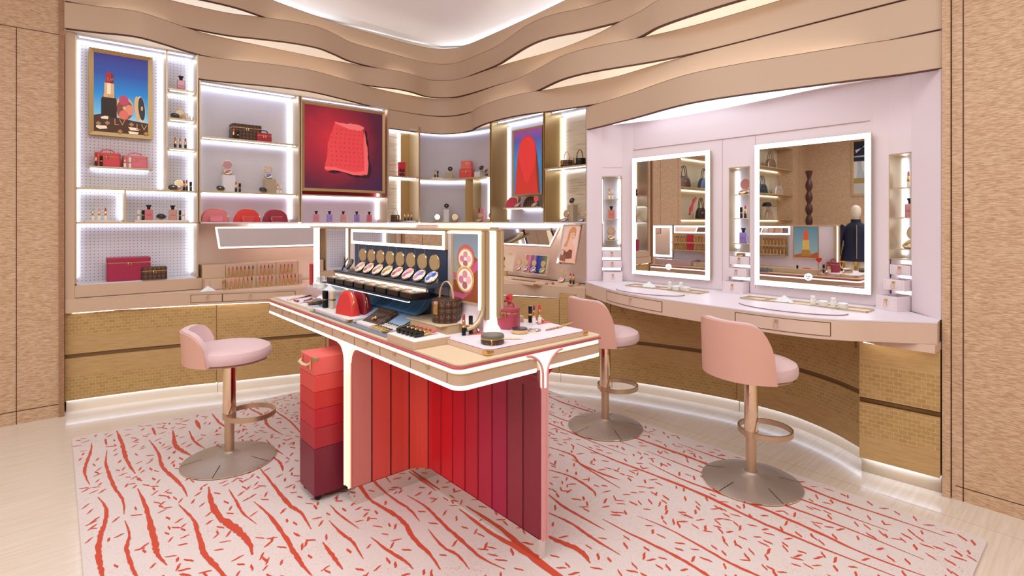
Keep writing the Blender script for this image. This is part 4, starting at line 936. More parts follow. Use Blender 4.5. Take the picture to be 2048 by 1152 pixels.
# ------------------------------------------------------------ pictures
gb = gradm('blue evening gradient', [(0, '#DDEBF4'), (.25, '#6FC0EA'), (.5, '#1C8AD8'), (.75, '#2A52A8'), (1, '#3A3480')])
arch = [(.05, .22), (.05, .30)]
P_ = [([(0, 0), (1, 0), (1, .16), (.80, .17), (.55, .19), (.33, .20), (.18, .235), (0, .205)], 0),
 (ell(.55, .33, .17, .15), 1), (ell(.56, .31, .155, .13), 2), (ell(.54, .43, .09, .065), 3), (ell(.64, .31, .085, .07), 4), (ell(.54, .24, .09, .06), 5), (ell(.55, .33, .03, .024), 1),
 ([(.13, .21), (.13, .42), (.16, .455), (.16, .49), (.38, .49), (.38, .455), (.41, .42), (.41, .19)], 6), ([(.17, .445), (.37, .445), (.37, .49), (.17, .49)], 1),
 ([(.185, .49), (.36, .49), (.36, .63), (.185, .63)], 1), ([(.235, .49), (.30, .49), (.30, .63), (.235, .63)], 7),
 ([(.21, .63), (.35, .63), (.35, .74), (.31, .765), (.24, .775), (.21, .755)], 8), ([(.30, .63), (.35, .63), (.35, .74), (.31, .765)], 9),
 (ell(.86, .34, .085, .17, 30, rot=8), 10), (ell(.80, .34, .06, .165, 30, rot=8), 1), (ell(.875, .345, .062, .155, 30, rot=8), 11), (ell(.88, .35, .02, .03), 1),
 ([(.12, .185), (.2, .205), (.26, .2), (.25, .165), (.13, .165)], 7), ([(.04, .075), (.22, .08), (.24, .045), (.1, .03), (.04, .05)], 7), ([(.62, .09), (.80, .085), (.82, .05), (.66, .05)], 7), ([(.62, .035), (.82, .03), (.80, 0), (.64, 0)], 7)]
t = framed('framed_picture', 'tall framed picture of a red lipstick and compact against blue, on pegboard', ((.219+.657)/2, 5.648, 2.225), RL, .438, .72, .032, .055, gb, P_,
       ['#4A2C1C', '#D8B27C', '#8A4A3A', '#B8486A', '#E08A72', '#D87062', '#2A1A16', '#F2E0C8', '#A81E30', '#7C1424', '#E8D4B0', '#2E3140'])
b = MB()
for s_, px_, pz_, sz in (('LV', .46, .10, .075), ('LV', .87, .06, .075), ('LV', .30, .452, .03), ('LV', .29, .66, .04)): text_mb(b, s_, sz, Matrix.Translation(((px_-.5)*.374, -.055+.009-.010, .032+pz_*.656)) @ Matrix.Rotation(pi/2, 4, 'X'))
for px_, pz_ in ((.24, .115), (.08, .10), (.68, .125), (.47, .02), (.96, .02)): b.T = Matrix.Translation(((px_-.5)*.374, -.056, .032+pz_*.656)) @ Matrix.Rotation(pi/2, 4, 'X'); flower(b, .019, 0, -1)
b.T = Matrix(); b.build('printed_marks', lit('#B08658'), t)
gr = gradm('red to plum gradient', [(0, '#D0303C'), (.35, '#A02438'), (.7, '#5C1C36'), (1, '#3A2048')], .3, rad=(.32, .62, 1.15))
random.seed(9)
def ragged(P, a=.006): return [(x+random.uniform(-a, a), z+random.uniform(-a, a)) for x, z in cr(P+[P[0]], 4)[:-1]]
sm_ = [(.37, .83), (.50, .80), (.70, .80), (.745, .70), (.77, .45), (.785, .22), (.60, .19), (.40, .24), (.25, .23), (.27, .40), (.29, .60)]
mr = lit('#E0484E', .7)
pz = [(ragged([(x+.05, z-.03) for x, z in sm_], .008), 0), (ragged(sm_, .006), 1), (ragged([(.36, .83), (.40, .80), (.56, .76), (.70, .76), (.745, .80), (.60, .83), (.48, .82)], .006), 2), (ragged([(.745, .78), (.79, .55), (.80, .40), (.79, .22), (.755, .22), (.745, .5)], .006), 3), (ragged([(.24, .235), (.40, .23), (.60, .19), (.78, .21), (.76, .245), (.60, .225), (.40, .26), (.25, .27)], .004), 3)]
for i in range(8):
    for j in range(9):
        x, z = .325+.055*i+(.01*sin(j)), .30+.055*j
        if x < .72: pz.append((ell(x, z, .009, .009, 6) if (i+j) % 2 else [(x-.012, z), (x, z-.012), (x+.012, z), (x, z+.012)], 4))
framed('framed_picture', 'big square framed picture of a coral cream smear on dark red', ((1.885+2.795)/2, 5.49, 1.817), RL, .912, .905, .028, .09, gr, pz, ['#2A1420', '#E0484E', '#F0787A', '#F0686C', '#C83640'])
g3 = gradm('cyan violet gradient', [(0, '#1C86C8'), (.5, '#2C8ED0'), (.85, '#5A58A8'), (1, '#9A4C98')])
Z3 = [([(.04, 0), (.10, .42), (.16, .66), (.24, .82)]+ell(.50, .72, .29, .19, 16, 150, 30)[::1]+[(.80, .74), (.86, .58), (.92, .30), (.95, 0)], 0), ([(.80, .74), (.86, .58), (.92, .30), (.95, 0), (.88, 0), (.82, .34)], 2),
      ([(.16, .66), (.24, .80)]+ell(.50, .70, .27, .19, 16, 150, 30)+[(.78, .72), (.82, .58), (.72, .38), (.56, .20), (.48, .17), (.40, .22), (.26, .42)], 1)]
framed('framed_picture', 'framed picture of a rounded red shape on blue, right wall', (3.80, 4.06, 1.775), RR, .46, .70, .018, .09, g3, Z3, ['#C8382E', '#DC3C38', '#7A3A28'])
# screen on the table and the one on its far side
def screen(loc, rz, w, h, label, bg, polys, cols):
    return framed('display_screen', label, loc, rz, w, h, .010, .012, bg, polys, cols, 'screen', fm=m_sgold)
g4 = gradm('grey green gradient', [(0, '#7A5238'), (.4, '#A0A486'), (.7, '#90A2B0'), (1, '#8090A4')], .12)
def comp(cx, cz, rx, rz_, fl, lid=False):
    r = [(ell(cx, cz, rx, rz_), 0), (ell(cx, cz, rx*.86, rz_*.86), 2 if not lid else 1)]
    for k, (dx, dz_) in enumerate(((0, .5), (.5, 0), (0, -.5), (-.5, 0))): r.append((ell(cx+dx*rx*.85, cz+dz_*rz_*.85, rx*.30, rz_*.30), 3+k))
    return r+[(ell(cx, cz, rx*.16, rz_*.16), 2)]
Z4 = [([(0, .0), (1, .0), (1, .62), (.75, .70), (.60, .40), (.30, .30), (0, .30)], 7), ([(0, .42), (.30, .38), (.60, .45), (.95, .64), (1, .50), (.75, .40), (.40, .28), (0, .34)], 8), ([(0, .12), (.4, .10), (.8, .22), (.7, .14), (.4, .02), (0, .04)], 8),
      (ell(.50, .64, .34, .205), 9)]+comp(.50, .63, .30, .16, 0)+[(ell(.50, .33, .34, .20), 1)]+comp(.50, .32, .33, .19, 0)
screen((UA-.003, 2.138, 1.098), RR, .236, .352, 'small screen showing a two-part flower compact, at near end of display table', g4, Z4, ['#C8965C', '#E0C48A', '#F0E0D0', '#C88A94', '#DDA8B0', '#A06A68', '#C07898', '#8A4A2C', '#B8567C', '#B85A60'])
g5 = gradm('teal grey gradient', [(0, '#9AB4B8'), (1, '#5C90A4')])
Z5 = [([(0, 0), (1, 0), (1, .08), (.7, .13), (.35, .10), (0, .20)], 0), ([(.30, .05), (.30, .18), (.36, .26), (.64, .26), (.70, .18), (.70, .05)], 1), ([(.34, .26), (.66, .26), (.66, .34), (.34, .34)], 2), ([(.36, .34), (.64, .34), (.64, .58), (.36, .58)], 2), ([(.40, .58), (.60, .58), (.60, .84), (.55, .90), (.45, .91), (.40, .86)], 3)]
screen((UB+.003, 2.285, 1.10), pi/2, .26, .352, 'screen showing an orange lipstick, seen only in the large mirror', g5, Z5, ['#B05A30', '#A8803C', '#D8B868', '#E2602C'])
g6 = mat('dusty rose print', '#D8B8AC', .4, emit=.3, ecol='#D8B8AC')
Z6 = [([(.16, 0), (.10, .25), (.20, .48), (.42, .55), (.52, .52), (.66, .54), (.88, .44), (.98, .12), (1, 0)], 0), ([(.36, .52), (.40, .62), (.60, .62), (.58, .50)], 0), ([(.14, .44), (.30, .60), (.34, .86), (.48, .97), (.68, .98), (.80, .90), (.82, .74), (.74, .66), (.5, .74), (.42, .6), (.36, .44), (.26, .42)], 1),
      (ell(.62, .76, .15, .145, rot=-8), 0), ([(.46, .86), (.50, .95), (.70, .95), (.80, .86), (.78, .80), (.62, .83), (.48, .80)], 1), (ell(.66, .675, .035, .012), 2), (ell(.60, .775, .028, .009), 3), (ell(.72, .77, .022, .009), 3), ([(.645, .76), (.685, .715), (.655, .71)], 4), (ell(.66, .31, .02, .01), 0),
      ([(.24, .10), (.26, .34), (.40, .28), (.58, .36), (.76, .34), (.80, .10)], 5), ([(.80, .12), (.90, .40), (.97, .10), (.60, .04), (.56, .10)], 0), ([(.02, .05), (.06, .22), (.40, .18), (.42, .02)], 6), (ell(.16, .26, .09, .10), 6), (ell(.16, .26, .065, .075), 7)]
framed('picture_stand', 'leaning framed photo of a fair-haired person in brown bustier', (3.655, 3.44, 1.10), RR, .232, .385, .016, .018, g6, Z6,
       [mat('p'+h, h, .5, emit=.25, ecol=h) for h in ('#E0B09A', '#C88A54', '#9A3A40', '#5A3A34', '#C8927C', '#7A4A34', '#8A5A44', '#D8B8AC')], 'framed picture', tilt=radians(-14), fm=m_chrome)
framed('picture_stand', 'small framed print half hidden above the display table near corner', (3.28, 5.3, 1.30), radians(-35), .26, .17, .012, .016, g6, [(ell(.5, .45, .14, .2), 0)], [mat('pg', '#B88A4C', .5)], 'framed picture', fm=m_chrome)
# ------------------------------------------------------------ goods on the left wall
K = '#131316'; Wh = '#EFEBE6'
def lipk(o, b_, c): return ('lip', o, b_, c)
def putlip(o, b_, c, loc, rz, label, group=None, tilt=None): return put(('lip', o, b_, c), mk_lip(o, b_, c), loc, rz, label, 'lipstick', group, tilt=tilt)
def L(px, z, v=5.48): return (U(px, v), v, z)
def R(px, z, u=3.80): return (u, V(px, u), z)
t = thing('wall_shelf', 'thin polished shelf on the pegboard below the lipstick picture', 'shelf', (U(242, 5.55), 5.649, 1.948))
MB().box(-.22, .22, -.15, 0, 0, .012).build('board', m_sgold, t, bev=.003); MB().box(-.2, .2, -.03, -.018, -.010, 0).build('light_strip', m_ledc, t)
zp = 1.960
put('vc_red', mk_case(.175, .10, .115, '#E0505A'), L(215, zp, 5.57), 0, 'coral red vanity case on thin shelf below the lipstick picture', 'vanity case')
put('vc_pink', mk_case(.175, .10, .105, '#E87E90'), L(270, zp, 5.57), 0, 'rose pink vanity case on thin shelf below the lipstick picture', 'vanity case')
putlip(1, K, '#C8323C', L(192, zp, 5.515), 0, 'open red black-based lipstick leaning by coral red vanity case'); putlip(0, K, '', L(202.5, zp, 5.515), 0, 'closed black lipstick in front of coral red vanity case')
putlip(1, Wh, '#D88A80', L(250, zp, 5.515), 0, 'open nude white-based lipstick beside rose pink vanity case'); putlip(0, Wh, '', L(260, zp, 5.515), 0, 'closed white lipstick in front of rose pink vanity case')
put('pf_pink', mk_perf('#E89AA4'), L(362, 2.663), 0, 'pink perfume bottle alone on the top shelf of narrow pegboard column', 'perfume')
put('cc55', mk_closed(38), L(350, 2.406), 0, 'closed navy compact on second shelf of narrow pegboard column', 'compact')
put(('co', 'gold'), mk_open('gold', 25, 80), L(361, 2.406, 5.53), 0, 'open gold compact behind navy one on second column shelf', 'compact'); 
put('tinydish', mk_open('nude', 8, 60, .02), L(367, 2.406, 5.45), 0, 'tiny open gold compact low at the front of second column shelf', 'compact')
for k, px in enumerate((374, 380, 386)): put('minip', mk_pot(.010, .035 if k else .05, 1), L(px, 2.406, 5.47), 0, ('taller', 'middle', 'rightmost')[k]+' white mini bottle on second column shelf', 'bottle', scale=(1.25, .9, .75)[k])
for px, c, n_ in ((350.5, '#D86A64', 'coral'), (360.5, '#CE7A74', 'dusty nude'), (371, '#A04450', 'plum')): putlip(1, K, c, L(px, 2.148), 0, 'open %s lipstick, one of three on third column shelf' % n_)
put('cc45', mk_closed(35), L(346, 1.775), 0, 'closed navy compact low on fourth shelf of pegboard column', 'compact'); put(('co', 'rose'), mk_open('rose', 20, 80), L(359, 1.775, 5.54), 0, 'open rose compact behind navy one on fourth column shelf', 'compact')
putlip(1, K, '#B03038', L(368, 1.775, 5.5), 0, 'open dark red lipstick on fourth column shelf'); putlip(1, K, '#CC3C50', L(373.5, 1.775, 5.45), 0, 'open raspberry lipstick on fourth column shelf'); putlip(0, K, '', L(381.5, 1.775, 5.46), 0, 'closed black lipstick at right end of fourth column shelf')
def wtray(loc, w, label, rz=0, d=.10, key=None, h=.016): put(key or ('wt', w), mk_tray(w, d, h, m_whitem, m_pinkw, False), loc, rz, label, 'tray')
wtray(L(199, 1.5, 5.50), .20, 'small white tray under three white lipsticks at lower left'); wtray(L(323, 1.5, 5.50), .40, 'long white tray under two perfumes on pegboard shelf')
for px, c, n_ in ((185.5, '#C8C8D8', 'pearl grey'), (198.5, '#E0A0A8', 'pale pink'), (211, '#C8404C', 'red')): putlip(1, Wh, c, L(px, 1.516), 0, 'white-based lipstick with %s bullet on small white tray at lower left' % n_)
for px, w_ in ((277, 0), (367, 1)): putlip(0, Wh, '', L(px, 1.516, 5.47), 0, 'closed white lipstick at the %s end of long white tray' % ('left', 'right')[w_])
for px, w_ in ((286, 0), (360, 1)): putlip(0, K, '', L(px, 1.516, 5.50), 0, 'closed black lipstick beside the %s perfume on long white tray' % ('left', 'right')[w_])
put('pf_rose', mk_perf('#E88C92'), L(297.5, 1.516, 5.5), 0, 'left rose perfume bottle on long white tray', 'perfume'); put('pf_pch', mk_perf('#E6AC9C'), L(345.5, 1.516, 5.5), 0, 'right peach perfume bottle on long white tray', 'perfume')
put('cc45', mk_closed(35), L(322, 1.516, 5.48), 0, 'closed navy compact between the two perfumes on long white tray', 'compact')
put('vc_big', mk_case(.30, .15, .195, '#A82C50', False, .22), L(257, 1.01, 5.50), 0, 'large raspberry vanity case at the bottom of the pegboard niche', 'vanity case')
put('vc_mono', mk_case(.185, .11, .108, '', False, .3, mono=True), L(307.5, 1.01, 5.45), 0, 'small monogram vanity case beside the large raspberry one', 'vanity case')
# niche 2
put('vc_mlarge', mk_case(.26, .14, .155, '', False, .24, mono=True), L(491, 2.274, 5.53), 0, 'large monogram vanity case on top shelf of silver niche', 'vanity case')
put('vc_ruby', mk_case(.135, .08, .083, '#B02C40', True, .3, .012, hm=m_black), L(527, 2.274, 5.46), 0, 'small ruby vanity case beside large monogram case on top shelf', 'vanity case')
putlip(1, K, '#DC5040', L(467.5, 2.274, 5.44), 0, 'open coral lipstick in front of large monogram case'); putlip(0, K, '', L(476, 2.274, 5.44), 0, 'closed black lipstick in front of large monogram case')
m_acw = mat('frosted white block', '#E9E9F0', .2, coat=.5); m_acb = mat('satin beige block', '#B8A88E', .35)
put('blk_w', mk_block(.105, .07, .158, m_acw), L(457, 1.78, 5.50), 0, 'white display block on middle shelf of silver niche', 'display block'); put('blk_b', mk_block(.105, .07, .14, m_acb), L(539, 1.78, 5.50), 0, 'beige display block on middle shelf of silver niche', 'display block')
put(('cot', 'rose'), mk_open('rose', 42, 88, .040, col('#C89AA8', .15)), L(455.5, 1.9385, 5.50), 0, 'open compact with dark band on white block of silver niche', 'compact'); put(('cot', 'blue'), mk_open('blue', 42, 88, .038, col('#D8C8C0', .15)), L(537, 1.9205, 5.50), 0, 'open blue compact on beige block of silver niche', 'compact')
put('cc45', mk_closed(35), L(440.5, 1.78, 5.46), 0, 'closed navy compact left of the white display block', 'compact'); put('cc45', mk_closed(35), L(525.5, 1.78, 5.45), 0, 'closed navy compact left of the beige display block', 'compact')
putlip(1, K, '#D04048', L(472, 1.78, 5.46), 0, 'open red lipstick right of the white display block'); putlip(0, K, '', L(479.5, 1.78, 5.46), 0, 'closed black lipstick right of the white display block')
putlip(1, Wh, '#DC7078', L(555, 1.78, 5.46), 0, 'white-based pink lipstick right of the beige display block'); putlip(0, Wh, '', L(562, 1.78, 5.46), 0, 'closed white lipstick right of the beige display block')
for px, c, c2, n_ in ((429.5, '#DE7C80', '#F088A0', 'rose pink'), (494, '#DC3A38', '#E04A50', 'bright red'), (550.5, '#9C2A44', '#A83450', 'wine red')):
    put(('dome', c), mk_dome(.222, .122, .06, c), L(px, 1.5, 5.52), 0, '%s domed cosmetic pouch on lowest shelf of silver niche' % n_, 'pouch'); put(('mini', c2), mk_mini(c2), L(px+3, 1.5, 5.455), 0, 'mini %s pouch with chain in front of its large pouch' % n_, 'pouch', scale=1.35)
for k, (px, c, n_) in enumerate(((632.5, '#E8909C', 'leftmost pink'), (659, '#A88CD8', 'second lilac'), (686.5, '#E89C94', 'middle peach pink'), (713.5, '#A890D4', 'fourth lilac'), (738.5, '#E88088', 'rightmost coral pink'))): put(('pf', c), mk_perf(c), L(px, 1.5, 5.50), 0, '%s perfume bottle in row below the big red picture' % n_, 'perfume', 'perfumes below the big red picture', scale=.88)
# niche 4
def mk_box(w, d, h, c, c2=None):
    def f():
        t = new('gift_box'); MB().box(-w/2, w/2, -d/2, d/2, 0, h).build('box', lea(c), t, bev=.002)
        if c2: MB().box(-w/2-.001, -w/2+.35*w, -d/2-.001, -d/2, 0, h).build('dark_side', lea(c2), t)
        return t
    return f
put('rbox', mk_box(.085, .03, .17, '#D8344C'), L(803.5, 2.03, 5.54), 0, 'upright red box behind two black lipsticks in narrow wood niche', 'box')
putlip(0, K, '', L(801, 2.03, 5.49), 0, 'left closed black lipstick before the upright red box'); putlip(0, K, '', L(807, 2.03, 5.49), 0, 'right closed black lipstick before the upright red box')
put('hcm', mk_round(.052, .082, None, '#C89A6C', .07), L(790.5, 1.5, 5.5), 0, 'small monogram handled case at the bottom of narrow wood niche', 'handbag')
wtray(L(819, 1.5, 5.50), .12, 'small white tray under three lipsticks in narrow wood niche', key='wt3')
for px, c, n_ in ((810, '#C46A5C', 'left brick'), (816.5, '#D08070', 'middle nude'), (823, '#C8705C', 'right terracotta')): putlip(1, K, c, L(px, 1.516, 5.50), 0, '%s lipstick on small tray in narrow wood niche' % n_, 'lipsticks on small tray in narrow wood niche')
# corner niche
def C_(px, z, f=.5):
    a, b_ = CF[npx(CF, px)], CB[npx(CB, px)]; return (a[0]+(b_[0]-a[0])*f, a[1]+(b_[1]-a[1])*f, z)
ra = lambda px: -atan2(1, 1)*(px-847)/135*2+0
zc = 2.0225
wtray(C_(871, zc, .35), .13, 'small white tray with two lipsticks in the corner niche', radians(-25), key='wtc')
putlip(1, K, '#CC7A6C', C_(870.5, zc+.016, .4), 0, 'open nude lipstick on the corner niche upper shelf at left'); putlip(0, K, '', C_(876.5, zc+.016, .4), 0, 'closed black lipstick on the corner niche upper shelf at left')
put('blk_b2', mk_block(.09, .07, .085, m_acb), C_(900.5, zc, .55), radians(-40), 'beige display block on the corner niche upper shelf', 'display block'); put('ccs', mk_closed(62, .030, .014, .012), C_(901, zc+.086, .55), radians(-40), 'navy compact standing on beige block in corner niche', 'compact')
put('vc_cor1', mk_case(.165, .12, .115, '#E05450', False, .22), C_(934.5, zc, .55), radians(-60), 'coral vanity case on the corner niche upper shelf, lower of two stacked', 'vanity case'); put('vc_cor2', mk_case(.125, .10, .10, '#EE7A74', False, .3), C_(935.5, zc+.1165, .55), radians(-60), 'light coral vanity case stacked on top in corner niche', 'vanity case')
put('blk_w2', mk_block(.085, .07, .075, m_acw), C_(960, zc, .6), radians(-75), 'white display block on the corner niche upper shelf', 'display block'); put('ccs', mk_closed(62, .030, .014, .012), C_(961, zc+.076, .6), radians(-75), 'navy compact standing on white block in corner niche', 'compact')
putlip(0, K, '', C_(972, zc, .5), 0, 'closed black lipstick at right end of corner niche upper shelf'); putlip(1, K, '#D04448', C_(976.5, zc, .5), 0, 'open red lipstick at right end of corner niche upper shelf')
put(('col', 'gold'), mk_open('nude', 12, 82, .036, m_mirror), C_(877, 1.5, .5), radians(-25), 'open mirrored compact left of white block in corner niche', 'compact')
put('blk_w3', mk_block(.068, .06, .155, m_acw), C_(893.5, 1.5, .6), radians(-40), 'tall white display block at the bottom of the corner niche', 'display block'); put('ccs', mk_closed(62, .030, .014, .012), C_(894, 1.656, .6), radians(-40), 'navy compact standing on tall white block in corner niche', 'compact')
put(('col', 'g2'), mk_open('rose', 12, 82, .036, m_sgold), C_(909.5, 1.5, .5), radians(-45), 'open gold compact right of tall white block in corner niche', 'compact')
put('pbox', mk_box(.07, .04, .16, '#E0949C', '#A04050'), C_(963, 1.5, .6), radians(-80), 'pink and plum upright box in the corner niche bottom right', 'box'); put(('col', 'g3'), mk_open('gold', 30, 80, .034, m_sgold), C_(958, 1.5, .4), radians(-70), 'open gold compact before pink upright box in corner niche', 'compact'); put(('col', 'g3'), mk_open('gold', 30, 80, .034, m_sgold), C_(977.5, 1.5, .35), radians(-80), 'open gold compact at far right edge of corner niche', 'compact')
# right wall niches
put('dome_r', mk_dome(.20, .115, .06, '#C83C54'), R(1026, 1.655, 3.82), RR, 'raspberry domed pouch below the red and blue picture', 'pouch'); put('dome_m', mk_dome(.20, .115, .06, '', True), R(1062, 1.655, 3.82), RR, 'monogram domed pouch below the red and blue picture', 'pouch')
put(('cow', 1), mk_open('pink', 35, 84, .036, m_mirror), R(1035, 1.655, 3.74), RR, 'open mirrored compact before raspberry domed pouch', 'compact'); put(('cow', 2), mk_open('nude', 35, 84, .036, m_mirror), R(1069, 1.655, 3.74), RR, 'open mirrored compact before monogram domed pouch', 'compact')
put('hcm2', mk_round(.062, .075, None, '#D8A078', .085), R(1133.5, 2.034, 3.84), RR, 'monogram handled case with tan handle on right wall shelf', 'handbag'); put('hcb', mk_round(.062, .078, lea('#14151C'), '#14151C', .085), R(1159.5, 2.034, 3.84), RR, 'black handled case with gold lock on right wall shelf', 'handbag')
put('blk_b3', mk_block(.075, .07, .165, m_acb), R(1145, 1.5, 3.84), RR, 'beige display block at the bottom of right wood niche', 'display block'); put('ccs', mk_closed(62, .030, .014, .012), R(1145, 1.666, 3.84), RR, 'navy compact standing on beige block in right wood niche', 'compact')
put(('cox', 1), mk_open('lilac', 30, 80, .036), R(1128, 1.5, 3.77), RR, 'open lilac compact left of beige block in right wood niche', 'compact'); put(('cox', 2), mk_open('blue', 30, 80, .036), R(1162.5, 1.5, 3.77), RR, 'open blue compact right of beige block in right wood niche', 'compact')
# ------------------------------------------------------------ tilted mirrors above the counters
def tilted(label, loc, rz, w, h, tl):
    t = thing('tilted_mirror', label, 'mirror', loc, rz); t.rotation_euler[0] = tl
    MB().box(0, w, 0, .02, 0, h).build('mirror_case', m_tan2, t); e = .014
    MB().box(e, w-e, -.002, 0, e, h-e).build('glass', m_mirror, t)
    MB().box(0, w, -.0035, 0, 0, e).box(0, w, -.0035, 0, h-e, h).box(0, e, -.0035, 0, e, h-e).box(w-e, w, -.0035, 0, e, h-e).build('light_border', m_ledm, t)
tilted('long tilted lit mirror under the left wall shelves, reflecting the ceiling', (1.115, 5.30, 1.262), RL, 1.35, .235, radians(-36))
tilted('long tilted lit mirror under the right wall shelves', (3.63, 4.74, 1.262), RR, 1.10, .235, radians(-36))
# lipstick steps on the left counter
uA, uB = U(404, 5.30), U(603, 5.30)
t = thing('stepped_lipstick_stand', 'two stepped tan ledges holding rows of gold lipsticks on left counter', 'display stand', (0, 0, .9005))
MB().box(1.002, uB, 5.27, 5.59, 0, .092).build('lower_step', m_tan, t, bev=.002); MB().box(1.002, uB, 5.385, 5.59, .0925, .212).build('upper_step', m_tan, t, bev=.002)
MB().box(U(447, 5.2), uB-.06, 5.17, 5.265, 0, .004).build('metal_ledge', m_sgold, t); MB().box(U(447, 5.3), uB-.03, 5.28, 5.38, .0925, .0965).build('metal_ledge', m_sgold, t)
b = MB()
for px in (451, 514, 552, 596): b.box(U(px, 5.38), U(px, 5.38)+.003, 5.3835, 5.3849, .10, .208)
for px in (451, 512, 552, 597): b.box(U(px, 5.265), U(px, 5.265)+.003, 5.2685, 5.2699, .006, .09)
b.build('seam', m_seam, t)
rowA = [457.7, 465.8, 474, 482, 489.8, 498, 506, 521.6, 529.3, 537.2, 544.6, 561.6, 569, 576.5, 584]; rowB = [390+q/4.43 for q in (283, 320, 358, 393, 430, 467, 503, 575, 610, 647, 682, 750, 785, 820, 853, 888)]
cA = ['#C06A66', '#B85A5C', '#A84A50', '#9C444C', '#8A3A46', '#6A303C', '#4C2430', '#C83C50', '#9C3A4E', '#803246', '#B03A50', '#D84858', '#C03044', '#C83A4C', '#BC3450']
cB = ['#D8A090', '#E08478', '#DC746C', '#D07068', '#C05C5C', '#B03C40', '#38222C', '#D0505C', '#C8444C', '#A8384C', '#B43C48', '#D84450', '#C43440', '#C42C3C', '#B83050', '#B82C44']
ordn = ['first', 'second', 'third', 'fourth', 'fifth', 'sixth', 'seventh', 'eighth', 'ninth', 'tenth', 'eleventh', 'twelfth', 'thirteenth', 'fourteenth', 'fifteenth', 'sixteenth']+['seventeenth', 'eighteenth', 'nineteenth', 'twentieth']+['twenty-'+q for q in ('first', 'second', 'third', 'fourth', 'fifth', 'sixth', 'seventh', 'eighth', 'ninth')]+['thirtieth']
def mk_tester(c):
    def f():
        t = new('lipstick_tester'); MB().lathe([(.010, 0), (.010, .008), (.007, .010), (.007, .066)], 12).build('gold_tube', m_gold, t)
        MB().lathe([(.0062, .066), (.0062, .084), (.005, .092), (.002, .097), (.0003, .098)], 12).build('bullet', col(c, .35), t); return t
    return f
for k, (px, c) in enumerate(zip(rowA, cA)): put(('ts', c), mk_tester(c), (U(px, 5.33), 5.33, .9975), 0, '%s lipstick from the left in the upper row on the stepped stand' % ordn[k], 'lipstick', 'upper row of lipsticks on stepped stand')
for k, (px, c) in enumerate(zip(rowB, cB)): put(('ts', c), mk_tester(c), (U(px, 5.21), 5.21, .905), 0, '%s lipstick from the left in the lower row on the stepped stand' % ordn[k], 'lipstick', 'lower row of lipsticks on stepped stand')
x_, y_ = at(417, 583, .9); put('tissue', mk_tissue(), (x_, y_+.03, .901), 0, 'white folded tissue on left counter beside the stepped lipstick stand', 'tissue')
h_ = thing('counter_drawer_front', 'small tan drawer in raised block left of the lipsticks', 'drawer', (1.045, 5.268, .906)); MB().box(0, U(447, 5.26)-1.055, -.004, 0, 0, .082).build('drawer_front', m_tan, h_); p_ = pull(h_, m_gold, 1.2); p_.location = (.10, -.004, .055)
put('tbox', mk_box(.11, .12, .20, '#D83A40', '#A82C38'), (1.90, 5.05, .9005), radians(-8), 'tall two-tone red box on the counter behind the lit column', 'box')
# right counter displays
def T3(px, py, z=.9): return at(px, py, z)
t = thing('compact_display_board', 'leaning board of pink, lilac, blue and green stripes with open compacts', 'display board', (3.71, V(1068, 3.71), .965), RR); t.rotation_euler[0] = radians(-12)
b = MB(); b.box(-.17, .17, 0, .018, 0, .205); b.build('board', m_cream, t, bev=.002)
for k, (c1, c2) in enumerate((('#D87A90', '#E898B0'), ('#9A6A9C', '#B48AC0'), ('#1E3AA0', '#2C4CC0'), ('#5E7058', '#7C8E70'))):
    q = -.155+.0775*k; MB().box(q, q+.0775, -.002, 0, .012, .195, 0).box(q+.042, q+.0775, -.003, -.002, .012, .195, 1).build('colour_stripe', [col(c1, .5), col(c2, .5)], t)
for sx in (-.165, .165):
    for z in (.006, .192): MB().box(sx-.006, sx+.006, -.0035, .0, z-.005, z+.008).build('gold_corner', m_gold, t)
for k, (px, pw, n_) in enumerate(((1037, 'pink', 'pink'), (1050.5, 'lilac', 'lilac'), (1066.5, 'blue', 'blue'), (1084.5, 'green', 'green'))): put(('cob', pw), mk_open(pw, 48, 84, .032), (3.625, V(px, 3.625), 1.0), RR, 'open gold compact fixed before the %s stripe of leaning board' % n_, 'compact')
t = thing('compact_card', 'cream leaning card holding two navy compacts on right counter', 'display board', (3.70, V(1012, 3.70), .97), RR); t.rotation_euler[0] = radians(-12); MB().box(-.12, .10, 0, .012, 0, .215).build('card', m_cream, t, bev=.002)
b = MB(); text_mb(b, 'LV', .028, Matrix.Translation((.03, -.001, .18)) @ Matrix.Rotation(pi/2, 4, 'X')); b.build('printed_letters', m_seam, t)
MB().box(-.02, .02, .0, .01, -.055, 0).build('foot', m_brass, t)
put('ccs', mk_closed(62, .030, .014, .012), (3.62, V(1007, 3.62), 1.06), RR, 'upper navy compact fixed before the cream card', 'compact'); put('ccs', mk_closed(62, .030, .014, .012), (3.60, V(1006, 3.60), .98), RR, 'lower dark compact fixed before the cream card', 'compact')
x1, y1 = at(1046, 566, .91); put('tr1', mk_tray(.50, .16, .022, m_beige, m_tan2, True, .03), (x1+.05, y1+.05, .9005), RR+radians(3), 'wide tan tray with gold corners below the striped board', 'tray')
for k in range(7): put('swt', mk_closed(0, .020, .008), (x1+.05, y1+.20-.05*k, .9225), 0, 'small gold sample pan %s from the left in wide tan tray' % ordn[k], 'sample pan', 'sample pans in wide tan tray')
x1, y1 = at(1131, 569, .91); put('tr2', mk_tray(.25, .14, .022, m_beige, m_tan2, True, .03), (x1+.03, y1+.02, .9005), RR, 'small tan tray with gold corners near the leaning photo', 'tray')
put(('co2', 1), mk_open('pink', 30, 82, .036), (x1+.03, V(1123, x1+.03), .9225), RR, 'open gold compact on small tan tray near the leaning photo', 'compact'); putlip(1, K, '#D02848', (x1, V(1141, x1), .9225), 0, 'left open crimson lipstick on small tan tray'); putlip(1, K, '#A02848', (x1, V(1147, x1), .9225), 0, 'right open plum lipstick on small tan tray')
